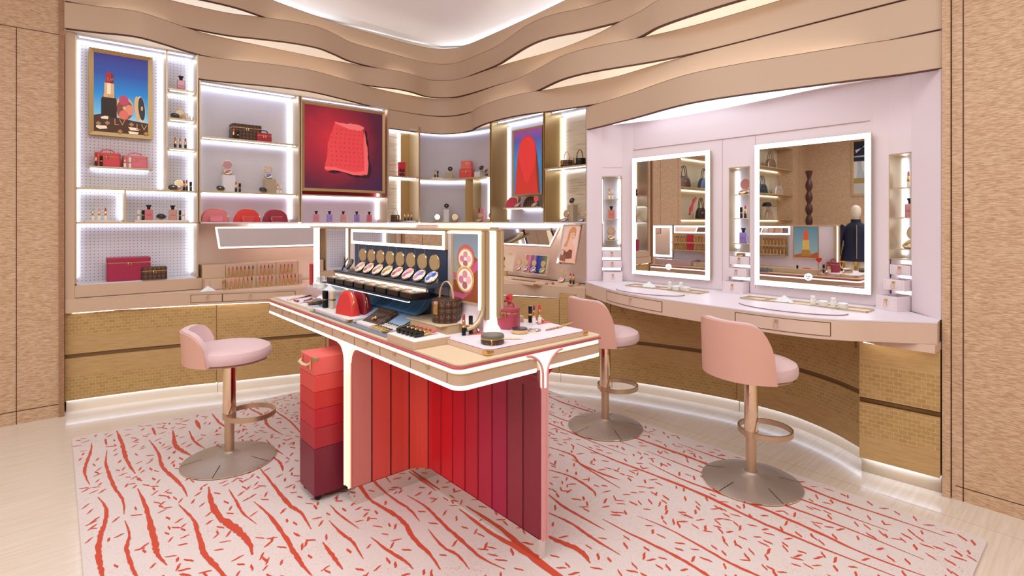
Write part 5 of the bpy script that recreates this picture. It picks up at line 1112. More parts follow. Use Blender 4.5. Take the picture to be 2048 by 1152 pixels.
# ------------------------------------------------------------ vanity niches, drawers and things on the vanity
def vniche(seg, label, dl, fresh):
    (x0, y0), (x1, y1) = seg; w_ = hypot(x1-x0, y1-y0); a = atan2(y1-y0, x1-x0); c = ((x0+x1)/2, (y0+y1)/2)
    t = thing('vanity_niche', label, 'display niche', (c[0], c[1], 0), a); z0, z1, e = 1.272, 1.924, .006
    MB().box(-w_/2, w_/2, .13, .14, .965, z1).build('back_panel', [m_lin], t)
    for s in (-1, 1): MB().box(*sorted((s*w_/2, s*(w_/2-e))), 0, .13, z0, z1).build('side_panel', m_sgold, t); MB().box(*sorted((s*w_/2, s*(w_/2-e))), .02, .13, .965, z0-.006).build('slot_side', m_pinkw, t)
    MB().box(-w_/2, w_/2, 0, .13, z0-.006, z0).build('base_shelf', m_sgold, t); MB().box(-w_/2, w_/2, 0, .13, z1-.006, z1).build('top_panel', m_sgold, t)
    MB().box(w_/2-.018, w_/2-.010, .115, .127, z0+.02, z1-.02).box(-w_/2+.010, -w_/2+.016, .115, .127, z0+.02, z1-.02).build('light_strip', m_ledc, t)
    MB().box(-w_/2+e, w_/2-e, .10, .105, .965, z0-.008).build('glowing_slot', m_glowp, t)
    zz = (1.715, 1.53, 1.335)
    for z in zz: MB().box(-w_*.34, w_*.34, .02, .125, z-.008, z).build('shelf', m_sgold, t, bev=.002)
    Wp = lambda lx, ly, z: (c[0]+lx*cos(a)-ly*sin(a), c[1]+lx*sin(a)+ly*cos(a), z)
    for k, (z, d, h) in enumerate(((1.172, .10, .062), (1.080, .13, .066), (.9605, .17, .088))):
        put(('db', round(w_, 2), k), mk_drawerbox(w_-.012, d, h, m_pinkw), Wp(0, .10-(.0 if k == 0 else .02*k), z), a, '%s pink leather drawer box %s' % (('top', 'middle', 'bottom, fully pulled out')[k], dl), 'drawer box')
    return Wp, a, zz
W1, a1_, Z_ = vniche(N1, 'narrow lit niche at the left end of the vanity', 'left of the smaller vanity mirror', 1)
W2, a2_, _ = vniche(N2, 'narrow lit niche between the two vanity mirrors', 'between the two vanity mirrors', 0)
W3, a3_, _ = vniche(N3, 'narrow lit niche right of the large vanity mirror', 'right of the large vanity mirror', 0)
putlip(1, Wh, '#D87C70', W1(-.018, .07, Z_[0]), a1_, 'white-based nude lipstick in the vanity left niche'); putlip(0, Wh, '', W1(.012, .07, Z_[0]), a1_, 'closed white lipstick in the vanity left niche')
put(('pf', 'v1'), mk_perf('#E8907E'), W1(0, .07, Z_[1]), a1_, 'peach perfume bottle in the vanity left niche', 'perfume', scale=.9); put(('cov', 1), mk_open('nude', 30, 88, .036, m_mirror), W1(0, .07, Z_[2]), a1_, 'open mirrored compact in the vanity left niche', 'compact')
put(('cov', 2), mk_open('rose', 25, 84, .040, col('#C88A8C', .1)), W2(.0, .07, Z_[0]), a2_, 'open rose-lidded compact in the niche between vanity mirrors', 'compact')
putlip(0, K, '', W2(-.018, .07, Z_[1]), a2_, 'closed black lipstick between the vanity mirrors'); putlip(1, K, '#D83A4C', W2(.014, .07, Z_[1]), a2_, 'open red lipstick between the vanity mirrors')
put(('pf', 'v2'), mk_perf('#A48CD8'), W2(0, .07, Z_[2]), a2_, 'lilac perfume bottle in the niche between vanity mirrors', 'perfume', scale=.9)
putlip(1, Wh, '#D07A74', W3(.0, .07, Z_[0]), a3_, 'white-based pink lipstick in the vanity right niche'); putlip(0, Wh, '', W3(.028, .07, Z_[0]), a3_, 'closed white lipstick in the vanity right niche')
put(('pf', 'v3'), mk_perf('#E0A09A'), W3(.012, .07, Z_[1]), a3_, 'rose perfume bottle in the vanity right niche', 'perfume', scale=.9); put(('cov', 3), mk_open('gold', 40, 84, .040, m_mirror), W3(.01, .07, Z_[2]), a3_, 'open mirrored gold compact in the vanity right niche', 'compact')
put('cc0', mk_closed(4, .034), W1(0, -.03, .968), a1_, 'navy compact inside bottom drawer box at left end of vanity', 'compact'); put('cc0', mk_closed(4, .034), W3(0, -.03, .968), a3_, 'navy compact inside bottom drawer box right of large mirror', 'compact')
putlip(0, K, '', W2(-.03, -.04, .998), a2_, 'black lipstick lying in drawer box between mirrors, nearer one', tilt=(0, radians(75), 0)); putlip(0, K, '', W2(.02, -.06, .998), a2_+1, 'black lipstick lying in drawer box between mirrors, farther one', tilt=(0, radians(75), 0))
put('cc0', mk_closed(4, .034), W2(0, .03, 1.235), a2_, 'navy compact on top drawer box between the vanity mirrors', 'compact')
for (cx_, cy_, A_, B_, lb) in ((3.47, 2.40, .29, .15, 'lilac oval leather mat below the smaller vanity mirror'), (3.485, 1.37, .315, .165, 'lilac oval leather mat below the large vanity mirror')):
    b = MB(); b.lathe([(1, 0), (1, .006)], 56, sx=B_, sy=A_); t = thing('oval_mat', lb, 'mat', (cx_, cy_, .9602)); b.build('mat_body', m_pinkc, t); b = MB(); b.tube([(B_*1.003*cos(2*pi*i/56), A_*1.003*sin(2*pi*i/56), .003) for i in range(56)], .0022, 5, closed=True); b.build('mat_edge', mat('rosewood edge', '#8A5A60', .4), t)
for (v0, v1, lb, tp, side) in ((2.08, 2.76, 'slim gold tray with jars behind the left oval mat', (3.73, 2.58), 'left'), (1.0, 1.77, 'slim gold tray with jars behind the right oval mat', (3.72, 1.50), 'right')):
    t = thing('slim_tray', lb, 'tray', (3.62, v0, .9602)); MB().box(.03, .17, 0, v1-v0, 0, .003).build('tray_body', m_sgold, t)
    b = MB(); n = 5
    for k in range(n+1): b.box(.03, .17, (v1-v0-.004)*k/n, (v1-v0-.004)*k/n+.004, .003, .010)
    b.box(.03, .034, 0, v1-v0, .003, .010).box(.166, .17, 0, v1-v0, .003, .010); b.build('tray_rim', m_sgold, t)
    put('tissue', mk_tissue(), (tp[0], tp[1], .9635), -pi/2, 'white folded tissue behind the %s oval mat' % side, 'tissue')
    ps = ((3.72, 2.379), (3.705, 2.313), (3.75, 2.295), (3.71, 2.226)) if side == 'left' else ((3.71, 1.318), (3.71, 1.258), (3.71, 1.200), (3.70, 1.143))
    for k, (x_, y_) in enumerate(ps):
        if k in (0, 2): put('pump', mk_pot(.017, .058, 1), (x_, y_, .9635), 0, '%s white pump bottle behind the %s oval mat' % (('left', '', 'right')[k], side), 'bottle')
        else: put('jar', mk_pot(.028, .034), (x_, y_, .9635), 0, '%s white round jar behind the %s oval mat' % (('', 'left', '', 'right')[k], side), 'jar')
# ------------------------------------------------------------ goods on the display table
ZT = .9505
put('roundcase', mk_round(.073, .112), (1.476, 2.205, 1.0075), RR+.25, 'round monogram handbag with tan handle and gold lock on raised platform', 'handbag')
fl = thing('far_table_mat', 'large pale leather mat with framed edge on far left end of display table', 'mat', (1.20, 3.32, ZT)); MB().box(0, .215, 0, .70, 0, .004).build('mat_body', m_pinkc, fl); MB().box(0, .215, 0, .012, .004, .007).box(0, .215, .688, .70, .004, .007).box(0, .012, .012, .688, .004, .007).box(.203, .215, .012, .688, .004, .007).build('mat_frame', m_beige, fl)
zm = ZT+.0045
def rod(name, label, cat, p, q, z, r, mt, tip=None):
    t = thing(name, label, cat, (p[0], p[1], z+r)); d = (q[0]-p[0], q[1]-p[1]); MB().tube([(0, 0, 0), (d[0]*.7, d[1]*.7, 0)], r, 8).build('handle', mt, t); MB().tube([(d[0]*.7, d[1]*.7, 0), (d[0]*.9, d[1]*.9, 0), (d[0], d[1], 0)], [r*1.3, r*1.8, r*.6], 8).build('tip', tip or m_blackm, t)
rod('makeup_brush', 'gold-handled makeup brush lying along the far pale mat', 'brush', at(575, 601, zm), at(625, 592, zm), zm, .004, m_gold)
rod('makeup_brush', 'thin gold makeup brush lying near the front of far mat', 'brush', at(592, 609, zm), at(622, 604, zm), zm, .003, m_gold)
rod('lip_pencil', 'short red lip pencil on the far pale mat, left one', 'pencil', at(588, 602, zm), at(597, 604, zm), zm, .005, col('#B03040'), col('#802030')); rod('lip_pencil', 'longer red lip pencil on the far pale mat, right one', 'pencil', at(608, 603, zm), at(625, 598, zm), zm, .004, col('#B03040'), col('#802030'))
put('gtray', mk_tray(.17, .50, .018, m_whitem, m_pinkw, True, .02), (1.29, 3.0, ZT+.0045), 0, 'pale grey tray under the red domed pouches', 'tray')
m_slate = leather('slate grey leather mat', '#7C8494', .5)
t = thing('long_slate_mat', 'long slate grey mat along the front edge of the display table', 'mat', (1.19, 2.30, ZT)); MB().box(0, .19, 0, .98, 0, .0035).build('mat_body', m_slate, t)
zt = ZT+.0235
put('dome1', mk_dome(.165, .135, .062, '#DC3A3A', p=2.3), (1.268, 2.90, zt), RR+radians(8), 'bright red domed pouch standing on pale grey tray', 'pouch'); put('dome2', mk_dome(.165, .14, .055, '#9C2838', p=2.3), (1.345, 2.90, zt), RR+radians(8), 'dark red domed pouch behind the bright red one', 'pouch')
def mk_sqlip(c):
    def f():
        t = new('lipstick_case'); MB().box(-.013, .013, -.013, .013, 0, .048).box(-.013, .013, -.013, .013, .056, .105).build('case', c, t, bev=.003); MB().box(-.0145, .0145, -.0145, .0145, .048, .056).build('gold_ring', m_gold, t, bev=.001); return t
    return f
x_, y_ = at(652, 616, zt); put('sqb', mk_sqlip(m_black), (x_, y_+.01, zt), .4, 'black square lipstick case standing left of the red pouch', 'lipstick'); x_, y_ = at(662, 617, zt); put('sqw', mk_sqlip(m_beige), (x_+.01, y_, zt), .4, 'beige square lipstick case standing beside the black one', 'lipstick')
x_, y_ = at(622, 613, ZT); x_, y_ = x_+.02, y_+.03
put('wtb', mk_block(.14, .15, .008, m_whitem), (x_, y_, ZT+.0045), RR, 'thin white slab under the monogram wallet', 'display block')
def mk_wallet(mm, w, d, h, tl):
    def f():
        t = new('wallet'); b = MB(); b.T = Matrix.Rotation(tl, 4, 'X'); b.prism(rrect(-w/2, w/2, -d/2, d/2, .006), 0, h); b.build('body', mm, t, bev=.003)
        b = MB(); b.T = Matrix.Rotation(tl, 4, 'X'); b.box(-.012, .012, -d/2-.001, -d/2+.03, h, h+.003); b.build('clasp', m_gold, t); return t
    return f
put('wal', mk_wallet(m_mono, .12, .085, .014, radians(12)), (x_+.01, y_-.02, ZT+.022), RR-.3, 'monogram wallet lying on white slab near square lipsticks', 'wallet')
x_, y_ = at(645, 598, .97); t = thing('eyeshadow_palette', 'open pink palette with mirror tilted up behind the wallet', 'palette', (x_, y_, ZT+.022), RR+.3)
b = MB(); b.T = Matrix.Rotation(radians(35), 4, 'X'); b.box(-.055, .055, -.035, .035, 0, .006); b.build('case', lea('#E0A8B4'), t); b = MB(); b.T = Matrix.Rotation(radians(35), 4, 'X'); b.box(-.046, .046, -.027, .027, .006, .0068); b.build('mirror', m_mirror, t)
x_, y_ = at(733, 652, .96); put('wtray2', mk_tray(.15, .34, .012, m_whitem, m_pinkw, True, .02), (1.30, 2.545, ZT+.004), 0, 'white tray under the monogram clutch and gold refills', 'tray')
t = thing('envelope_clutch', 'monogram envelope clutch tilted on a stand on the display table', 'clutch', (1.33, 2.62, ZT+.0305), RR+radians(4)); M0 = Matrix.Rotation(radians(28), 4, 'X')
b = MB(); b.T = M0; b.prism(rrect(-.09, .09, -.065, .065, .008), 0, .016); b.build('body', m_mono, t, bev=.005)
b = MB(); b.T = M0; b.prism([(-.088, .062), (.088, .062), (.07, .02), (0, -.028), (-.07, .02)], .0165, .020); fp = b.build('flap', m_mono, t, bev=.0015)
b = MB(); b.T = M0; b.box(-.022, .022, -.034, -.024, .0205, .026).box(-.006, .006, -.045, -.015, .0205, .027); b.build('clasp', m_gold, fp, bev=.001)
b = MB(); b.box(-.04, .04, .0, .03, -.012, .010); b.build('stand', m_brass, t)
for r_, n_, (xa, ya), key in ((0, 6, (1.235, 2.50), 'front'), (1, 6, (1.325, 2.51), 'rear')):
    for k in range(n_): put(('rt', r_), mk_tube('#D8B050' if r_ == 0 else '#EDE6DA', .055), (xa, ya-.028*k, ZT+.0165), RR, '%s gold refill tube in the %s row on white tray' % (ordn[k], key), 'refill tube', '%s row of gold refills on white tray' % key)
put('tanbox', mk_tray(.19, .25, .034, m_whitem, m_tan, False), (1.265, 2.12, ZT), 0, 'tan box tray holding five open black lipsticks', 'tray')
for k in range(5): put(('lip', 1, K, '#D8706C'), mk_lip(1, K, '#D8706C'), (1.205+.002*k, 2.205-.034*k, ZT+.048), radians(95), '%s open black lipstick lying in tan box tray, counted from the far end' % ordn[k], 'lipstick', 'open lipsticks lying in tan box tray', scale=1.3, tilt=(pi/2, 0, 0))
put('btray', mk_tray(.62, .36, .024, m_pinkc, m_tan2, True, .028, mat('maroon edge line', '#8A2A44', .4)), (1.65, 1.885, ZT), 0, 'wide lilac tray with maroon edge and gold corners at near end of table', 'tray')
zb = ZT+.0245
putlip(1, K, '#A84A4C', (1.438, 2.005, zb), .4, 'open mauve lipstick at the left end of wide lilac tray'); putlip(0, K, '', (1.478, 2.005, zb), .4, 'closed black lipstick at the left end of wide lilac tray')
x_, y_ = at(956, 667, zb); put('sw', mk_swatch(.10, '#D86A62'), (x_, y_, zb), -.5, 'coral colour swatch card beside the closed black lipstick', 'swatch card'); 
def mk_cop():
    t = new('lipstick'); MB().lathe([(.0075, 0), (.0085, .001), (.0085, .035), (.0075, .036), (.0075, .042)], 14).build('base', m_cop, t); MB().lathe([(.0062, .042), (.0062, .052), (.003, .060), (.0004, .061)], 12).build('bullet', col('#C06A5C'), t); return t
put('copl', mk_cop, (x_+.01, y_+.005, zb+.008), .3, 'copper lipstick resting on the coral swatch card at left', 'lipstick', tilt=(radians(-52), 0, 0))
t = thing('zip_pouch', 'small round monogram zip case at front of wide lilac tray', 'pouch', (1.44, 1.795, zb), RR+.8); MB().lathe([(.049, 0), (.051, .004), (.051, .022)], 36).build('body', m_mono, t); MB().lathe([(.0515, .022), (.0515, .026)], 36).build('zip', m_gold, t); MB().lathe([(.051, .026), (.051, .034), (.048, .039), (.001, .040)], 36).build('lid', leather('taupe leather lid', '#6E665E', .5), t)
MB().tube([(0, -.052, .023), (.004, -.058, .012), (.003, -.059, -.004+.004)], .004, 8).build('zip_pull', m_gold, t)
for k in range(3): put('swab', mk_tube('#E8D8A0', .05, .0025), (1.545+.012*k, 1.80-.012*k, zb), .9, '%s gold swab beside round zip case' % ordn[k], 'swab', 'gold swabs beside round zip case')
put('vcmar', mk_case(.125, .085, .105, '#A84456', True, .24, .03), (1.70, 2.005, zb), RR+.55, 'dusty red oval vanity case with handle on wide lilac tray', 'vanity case')
t = thing('heart_charm', 'red heart charm with gold chain leaning behind the dusty red case', 'charm', (1.80, 2.115, ZT)); b = MB()
hp = [(16*sin(q)**3/16*.03, (13*cos(q)-5*cos(2*q)-2*cos(3*q)-cos(4*q))/16*.03) for q in [2*pi*i/28 for i in range(28)]]
b.T = Matrix.Translation((0, 0, .150)) @ Matrix.Rotation(pi/2, 4, 'X') @ Matrix.Rotation(.5, 4, 'Y'); b.prism(hp, 0, .018); b.build('heart', lea('#E03034'), t, bev=.006); MB().tube([(0, 0, 0), (0, 0, .13)], .004, 8).lathe([(.03, 0), (.03, .004)], 20).build('stand', m_gold, t); MB().tube([(.01+.012*cos(k), -.012, .16-.006*k+.01*sin(k)) for k in range(9)], .0022, 5).build('chain', m_gold, t)
put('cc00', mk_closed(0, .040, .022), (1.668, 1.875, zb), 0, 'closed navy and gold compact lying on wide lilac tray', 'compact')
t = thing('acrylic_disc', 'clear acrylic disc with gold rim right of the closed compact', 'disc', (1.757, 1.87, zb)); MB().lathe([(.032, 0), (.032, .006)], 28).build('disc', m_acr, t); MB().lathe([(.033, .001), (.035, .003), (.033, .005)], 28, caps=False).build('rim', m_gold, t)
putlip(1, Wh, '#8A3A54', (1.865, 1.985, zb), .4, 'white-based plum lipstick on the right part of wide lilac tray'); putlip(1, Wh, '#DC3A34', (1.905, 1.985, zb), .4, 'white-based bright red lipstick on the right part of lilac tray'); putlip(0, K, '', (1.885, 2.035, zb), .4, 'closed black lipstick behind the white-based pair')
x_, y_ = at(1089, 643, zb); put('sw', mk_swatch(.10, '#D86A62'), (x_-.03, y_-.02, zb), -.2, 'coral colour swatch card at right end of wide lilac tray', 'swatch card'); put('copl', mk_cop, (x_-.02, y_-.01, zb+.008), 1.6, 'copper lipstick resting on the right swatch card', 'lipstick', tilt=(radians(-58), 0, 0))
for k in range(4): x_, y_ = at(1098+7*k, 660-1.5*k, zb); put(('rt', 3), mk_tube('#C07A70', .055), (x_, y_, zb), RR+.2, '%s gold tube with rose tip on lilac tray right side' % ordn[k], 'refill tube', 'gold tubes with rose tips on lilac tray')
for k in range(3): x_, y_ = at(1118+9*k, 655-2.2*k, zb); put(('rt', 4), mk_tube('#D8B050', .06), (x_+.03, y_+.01, zb), RR+.2, '%s plain gold tube near right end of lilac tray' % ordn[k], 'refill tube', 'plain gold tubes on lilac tray')
# compacts on the shelf and testers on the ledge
pws = ['nude', 'rose', 'nude', 'gold', 'rose', 'pink', 'lilac', 'blue']
for k, (px, pw) in enumerate(zip((735, 751, 768, 787, 806, 827, 848, 867), pws)):
    v = 3.15-.119*k; put(('cs', pw), mk_open(pw, 46, 90, .041), (1.462, v, 1.1845), RR+radians(8), '%s open gold compact from the far end on the navy shelf' % ordn[k], 'compact', 'open compacts on the navy shelf')
put('cc60', mk_closed(58, .038, .016, .006), (1.45, 3.27, 1.1845), RR-.2, 'closed navy compact standing at far end of the navy shelf', 'compact')
t = thing('makeup_brush', 'black and gold makeup brush leaning at far end of navy shelf', 'brush', (1.44, 3.36, 1.1845)); MB().tube([(-.01, 0, 0), (.02, 0, .06)], .004, 8).build('handle', m_black, t); MB().tube([(.02, 0, .06), (.024, 0, .07), (.028, 0, .082)], [.004, .007, .004], 8).build('brush_head', m_gold, t)
def mk_tst():
    t = new('sample_tester'); MB().box(-.058, .058, -.052, .052, 0, .030).build('black_box', m_black, t, bev=.002); MB().box(-.050, .050, -.046, .046, .030, .034).build('powder_tray', m_sgold, t)
    b = MB()
    for i in range(3):
        for j in range(2): b.lathe([(.013, .034), (.013, .037)], 12, (-.032+.032*i, -.022+.04*j, 0), m=(i+j) % 3)
    b.build('powders', [col('#DDB7AE', .4), m_white, m_acr], t); return t
for k in range(8): put('tst', mk_tst, (1.372, 3.28-.135*k, 1.1185), RR, '%s black tester box from the far end on the ledge under the compacts' % ordn[k], 'tester', 'black tester boxes under the compacts')
# far platform: jars, tissue, rose palette
zf = 1.0185
for (px, py, k, n_) in ((623, 576, 'j', 'left white jar'), (640, 577, 'j', 'right white jar'), (634, 570, 'p', 'white pump bottle')):
    x_, y_ = at(px, py, zf); x_ = min(max(x_, 1.462), 1.54)
    put('jar' if k == 'j' else 'pump', mk_pot(.028, .034) if k == 'j' else mk_pot(.017, .058, 1), (x_ if k == 'j' else 1.53, y_, zf), 0, n_+' on the far raised end of display table', 'jar' if k == 'j' else 'bottle', scale=1.05)
put('tissue', mk_tissue(), (1.475, 3.68, zf), -pi/2, 'white folded tissue on the far raised end of display table', 'tissue', scale=.9)
# right-hand side of the table, seen in the mirrors
t = thing('lipstick_rack', 'upright rack of lipsticks with red panels, seen only in vanity mirrors', 'display rack', (1.735, 2.46, 1.12), pi/2)
MB().box(0, 1.44, .01, .04, 0, .225).build('rack_board', m_brass, t)
for q in (.30, .72, 1.14): MB().box(q, q+.09, .004, .01, .005, .22).build('red_panel', lea('#DC3048'), t)
for z in (.02, .12): MB().box(0, 1.44, -.03, .01, z-.012, z).build('rack_shelf', m_sgold, t)
for z, rw in ((.02, 'lower'), (.12, 'upper')):
    kk = 0
    for i in range(38):
        q = .02+.0375*i
        if .28 < q < .41 or .70 < q < .83 or 1.12 < q < 1.25: continue
        if kk < 28: put(('ts', cA[i % 15]), mk_tester(cA[i % 15]), (1.750, 2.46+q, 1.1205+z), 0, '%s lipstick from the near end in %s row of rack seen in mirrors' % (ordn[kk], rw), 'lipstick', '%s row of mirrored lipstick rack' % rw, scale=.82)
        kk += 1
for q in (.345, .765): putlip(0, K, '', (1.752, 2.46+q, 1.2405), 0, 'closed black lipstick before the %s red panel of mirrored rack' % ('first' if q < .5 else 'second'))
t = thing('gold_lipstick_tray', 'grey tray seen in mirror holding rows of gold lipsticks', 'tray', (1.80, 2.55, ZT)); MB().box(0, .2, 0, .62, 0, .03).build('tray_body', m_slate, t, bev=.003)
for j in range(2):
    for i in range(12): put(('rt', 5), mk_tube('#D8B050', .08, .007), (1.85+.09*j, 2.585+.05*i, ZT+.0305), RR, '%s gold lipstick from the near end, %s row of grey tray seen in mirror' % (ordn[i], ('near', 'far')[j]), 'lipstick', '%s row of gold lipsticks in mirrored tray' % ('near', 'far')[j])
put('domesm', mk_dome(.15, .07, .05, '#E04A5C'), (1.80, 3.95, ZT), pi/2, 'pink pouch at far end of table, seen in the smaller mirror', 'pouch'); putlip(0, K, '', (1.86, 2.30, ZT), 0, 'closed black lipstick behind the table wall, seen in mirror'); put('dome_redlow', mk_dome(.14, .06, .05, '#DC3034'), (1.82, 2.22, ZT), pi/2, 'low red pouch behind the table wall, seen in mirror', 'pouch')
# ------------------------------------------------------------ far side of the shop, seen in the vanity mirrors
t = thing('shelving_unit', 'lit oak handbag shelving reflected in the vanity mirrors', 'shelving', (-5.95, 5.372, 0)); m_sb = mat('pale lit shelf back', '#E8E2C8', .5)
MB().box(0, 5.09, .38, .40, .12, 3.3).build('back_panel', m_sb, t); MB().box(0, .02, 0, .38, .12, 3.3).build('side_panel', m_wood, t); MB().box(5.07, 5.09, 0, .38, .12, 3.3).build('side_panel', m_wood, t)
for z in (.9, 1.56, 2.16, 2.78): s = MB().box(.02, 5.07, .0, .38, z-.02, z).build('shelf', m_plainwood, t); MB().box(.03, 5.06, .36, .372, z-.035, z-.022).build('light_strip', m_ledw, s)
def VU(px, v):
    q = (px-CX)/F; return 7.9-v*(CS*q+SN)/(CS-SN*q)
def mk_bag(c, w=.26, h=.2, hh=.18, metal=False):
    def f():
        t = new('handbag'); mm = mat('bag '+c, c, .25, .6 if metal else 0); rows = []
        for z, k in ((0, 1), (h*.3, .98), (h*.7, .86), (h*.92, .66), (h, .5)): rows.append([(x*k, y*(1-.3*z/h), z) for x, y in rrect(-w/2, w/2, -w*.2, w*.2, w*.1)])
        b = MB(); b.grid(rows, 0, True, closed=True); b.add(rows[0], [tuple(range(len(rows[0])))]); b.add(rows[-1], [tuple(range(len(rows[-1])))]); b.build('body', mm, t)
        for s in (-1, 1): MB().tube([(w*.22*cos(pi*i/10), s*w*.08, h*.9+hh*sin(pi*i/10)) for i in range(11)], .008, 6).build('handle', mm, t)
        MB().box(-.03, .03, -w*.19, -w*.16, h*.5, h*.62).build('clasp', m_gold, t); return t
    return f
for px, z, c, me_, lb in ((1367, 2.16, '#5A4A44', 1, 'dark metallic handbag on upper shelf in the smaller mirror'), (1409, 2.16, '#5C6C84', 1, 'steel blue handbag on upper shelf in the smaller mirror'), (1402, 1.56, '#3A2C28', 0, 'small brown handbag on lower shelf in the smaller mirror'),
                          (1524, 2.16, '#4A5A70', 1, 'blue grey handbag on middle shelf in the large mirror'), (1556, 2.16, '#D8CCC4', 1, 'silver handbag on middle shelf in the large mirror'), (1541, 2.78, '#A08878', 1, 'bronze handbag on top shelf in the large mirror'), (1538, 1.56, '#C8B8B4', 1, 'silver bag below the black cap in the large mirror')):
    put(('bag', c), mk_bag(c, .3 if z > 2 else .24, .22, .22, bool(me_)), (VU(px, 5.55), 5.55, z), .3, lb, 'handbag')
t = thing('scarf_stand', 'red and white scarf bow on a thin stand in the smaller mirror', 'scarf stand', (VU(1386, 5.55), 5.55, 1.56)); MB().tube([(0, 0, 0), (0, 0, .36)], .006, 8).lathe([(.07, 0), (.07, .01)], 20).build('stand', m_brass, t); MB().tube([(-.12, 0, .42), (-.04, 0, .36), (.0, 0, .3), (.06, 0, .2), (.12, 0, .08)], [.02, .035, .02, .04, .02], 10).build('scarf', lea('#D8606A'), t); MB().tube([(-.1, .02, .40), (.02, .02, .22), (.02, .02, .1)], [.02, .03, .015], 10).build('white_fold', m_white, t)
t = thing('cap_stand', 'black cap on a thin stand in the large mirror', 'cap', (VU(1534, 5.55), 5.55, 1.56)); MB().tube([(0, 0, 0), (0, 0, .32)], .006, 8).lathe([(.06, 0), (.06, .01)], 20).build('stand', m_brass, t); MB().lathe([(.105, 0), (.10, .05), (.07, .09), (.001, .105)], 24, (0, 0, .31)).build('crown', m_blackm, t); MB().prism(ell(.0, -.13, .08, .09, 20), .31, .318).build('brim', m_blackm, t)
# carved column
t = thing('carved_column', 'tall dark carved wood column of stacked bulbs, seen in the large mirror', 'sculpture', (-5.15, 4.72, 0)); pr = [(.08, 0)]
for k in range(9): z0 = .05+.27*k; pr += [(.042, z0), (.070, z0+.07), (.078, z0+.13), (.064, z0+.2), (.038, z0+.25)]
pr += [(.038, 2.50), (.06, 2.58), (.08, 2.66), (.02, 2.68)]; m_dw = mat('dark walnut', '#4A2A22', .45)
b = MB(); b.lathe(pr, 24); b.build('carved_shaft', m_dw, t); MB().box(-.2, .2, -.2, .2, 0, .05).build('plinth', m_dw, t)
# mannequin
def loft(b, secs, n=20, m=0):
    rows = [[(cx_+rx*cos(2*pi*i/n), cy_+ry*sin(2*pi*i/n), z) for i in range(n)] for (cx_, cy_, z, rx, ry) in secs]
    b.grid(rows, m, True, closed=True); b.add(rows[0], [tuple(range(n))], m); b.add(rows[-1], [tuple(range(n))[::-1]], m); return b
t = thing('mannequin', 'cream mannequin in a navy zip coat, reflected in the large mirror', 'mannequin', (-2.96, 3.15, 0), pi/2-.35); m_man = mat('cream mannequin skin', '#E8DCC8', .4); b = MB()
loft(b, [(0, 0, 1.56, .03, .035), (0, -.01, 1.585, .055, .065), (0, -.015, 1.63, .075, .09), (0, -.01, 1.69, .082, .10), (0, 0, 1.75, .075, .092), (0, .005, 1.79, .045, .055), (0, .005, 1.80, .01, .01)])
loft(b, [(0, .01, 1.40, .06, .06), (0, .005, 1.50, .05, .052), (0, 0, 1.58, .046, .05)])
for s in (-1, 1):
    loft(b, [(s*.09, 0, .86, .085, .09), (s*.09, -.005, .62, .062, .07), (s*.088, -.01, .50, .050, .056), (s*.088, .0, .40, .052, .06), (s*.088, .008, .28, .045, .05), (s*.088, .01, .12, .03, .034), (s*.09, 0, .07, .034, .045), (s*.09, -.03, .03, .04, .09), (s*.09, -.035, .022, .035, .085)])
    loft(b, [(s*.30, -.06, .86, .018, .028), (s*.30, -.065, .80, .028, .040), (s*.30, -.07, .75, .026, .036), (s*.30, -.075, .70, .012, .018)], 12)
    for q in range(4): b.tube([(s*.30+.0, -.095+.018*q, .74), (s*.297, -.10+.019*q, .70), (s*.292, -.098+.019*q, .665)], [.008, .0075, .006], 6)
    b.tube([(s*.29, -.085, .79), (s*.275, -.105, .76), (s*.27, -.11, .735)], [.010, .009, .007], 6)
loft(b, [(0, 0, .84, .15, .11), (0, 0, 1.0, .13, .10), (0, 0, 1.2, .15, .11), (0, 0, 1.38, .15, .09), (0, 0, 1.42, .08, .07)]); b.build('body', m_man, t, sub=0)
m_nv = leather('navy coat cloth', '#161D38', .7); b = MB(); loft(b, [(0, .0, .80, .24, .19), (0, 0, .95, .215, .17), (0, 0, 1.08, .185, .145), (0, 0, 1.25, .19, .145), (0, 0, 1.38, .19, .13), (0, .0, 1.45, .14, .10), (0, .02, 1.50, .075, .08), (0, .02, 1.53, .08, .085), (0, .02, 1.55, .07, .075)])
for s in (-1, 1): b.tube([(s*.16, 0, 1.42), (s*.22, .0, 1.34), (s*.27, .0, 1.18), (s*.295, -.02, 1.05), (s*.30, -.05, .90), (s*.30, -.06, .85)], [.07, .078, .08, .078, .07, .045], 14)
c = b.build('coat', m_nv, t); MB().box(-.004, .004, -.2, -.13, .85, 1.45).build('zip', m_sgold, c); MB().lathe([(.25, 0), (.25, .015)], 32).build('base_plate', m_sgold, t)
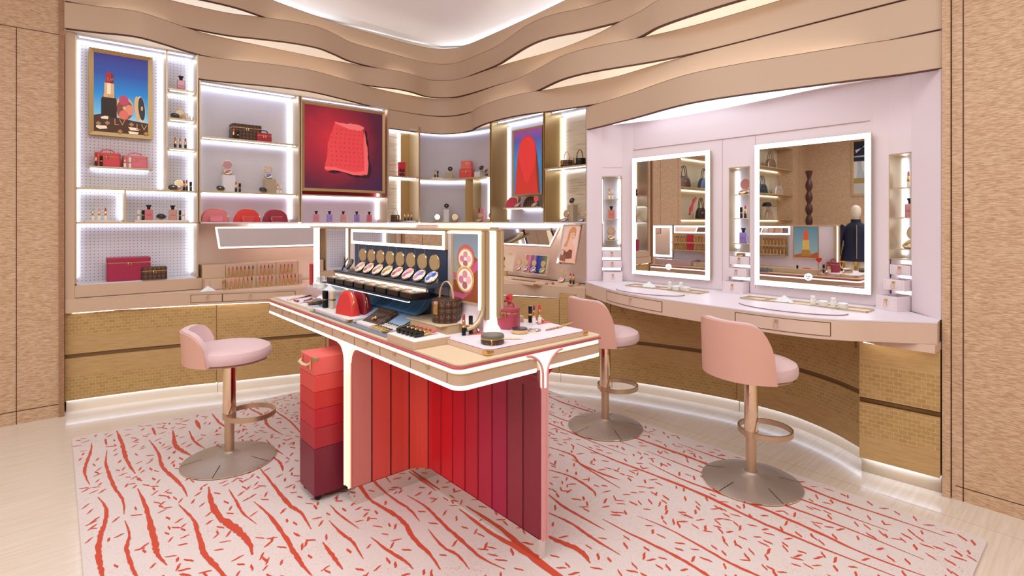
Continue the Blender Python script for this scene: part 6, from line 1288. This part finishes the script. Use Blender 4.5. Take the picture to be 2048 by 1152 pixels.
# desk and yellow chairs
t = thing('long_desk', 'grey topped desk behind the yellow chairs, seen in the large mirror', 'desk', (-5.6, 3.0, 0)); MB().box(0, 1.0, 0, 1.2, 1.0, 1.04).build('desk_top', mat('desk grey', '#9A948C', .3), t); MB().box(.1, .9, .05, 1.15, 0, 1.0).build('desk_body', m_plainwood, t)
MB().box(.05, .95, .2, 1.0, 1.04, 1.16).build('glass_case', m_acr, t)
m_yel = mat('mustard wool', '#DCA418', .8)
def mk_chair():
    t = new('yellow_chair'); MB().prism(rrect(-.24, .24, -.24, .24, .05), .64, .72).build('seat', m_yel, t, bev=.02); MB().box(-.23, .23, .19, .25, .78, 1.12).build('backrest', m_yel, t, bev=.03)
    for s in (-1, 1):
        for q in (-.2, .2): MB().tube([(s*.2, q, 0), (s*.2, q, .64 if q < 0 else .8)], .016, 8).build('leg', m_plainwood, t)
    return t
put('ych', mk_chair, (-4.15, 3.55, 0), 2.2, 'mustard yellow chair nearest the mannequin, seen in the large mirror', 'chair'); put('ych', mk_chair, (-4.35, 4.30, 0), 1.9, 'mustard yellow chair half hidden by the table screen in mirror', 'chair')
g7 = mat('grey glass backdrop', '#A8B0B4', .3, emit=.15, ecol='#A8B0B4')
Z7 = [([(0, 0), (1, 0), (1, .20), (0, .20)], 0), ([(0, .2), (1, .2), (1, .30), (0, .30)], 1), ([(.52, .30), (.60, .50), (.66, .66), (.78, .66), (.74, .46), (.62, .30)], 2), ([(.92, .30), (.88, .5), (.9, .66), (1, .66), (1, .3)], 2), ([(.66, .62), (.66, .70), (1, .70), (1, .62)], 3), ([(.44, .74), (.54, 1), (1, 1), (1, .72)], 3), ([(.62, .90), (.95, .84), (.93, .78), (.6, .96)], 2)]
framed('display_window', 'framed wall display of a standing figure in navy clothes, high in large mirror', (-6.801, 3.95, 2.13), pi/2, .80, 1.36, .05, .04, g7, Z7, [mat('w'+h, h, .5) for h in ('#C8C4BC', '#A89458', '#E0DCD8', '#1A2038')], 'framed picture', fm=m_plainwood)
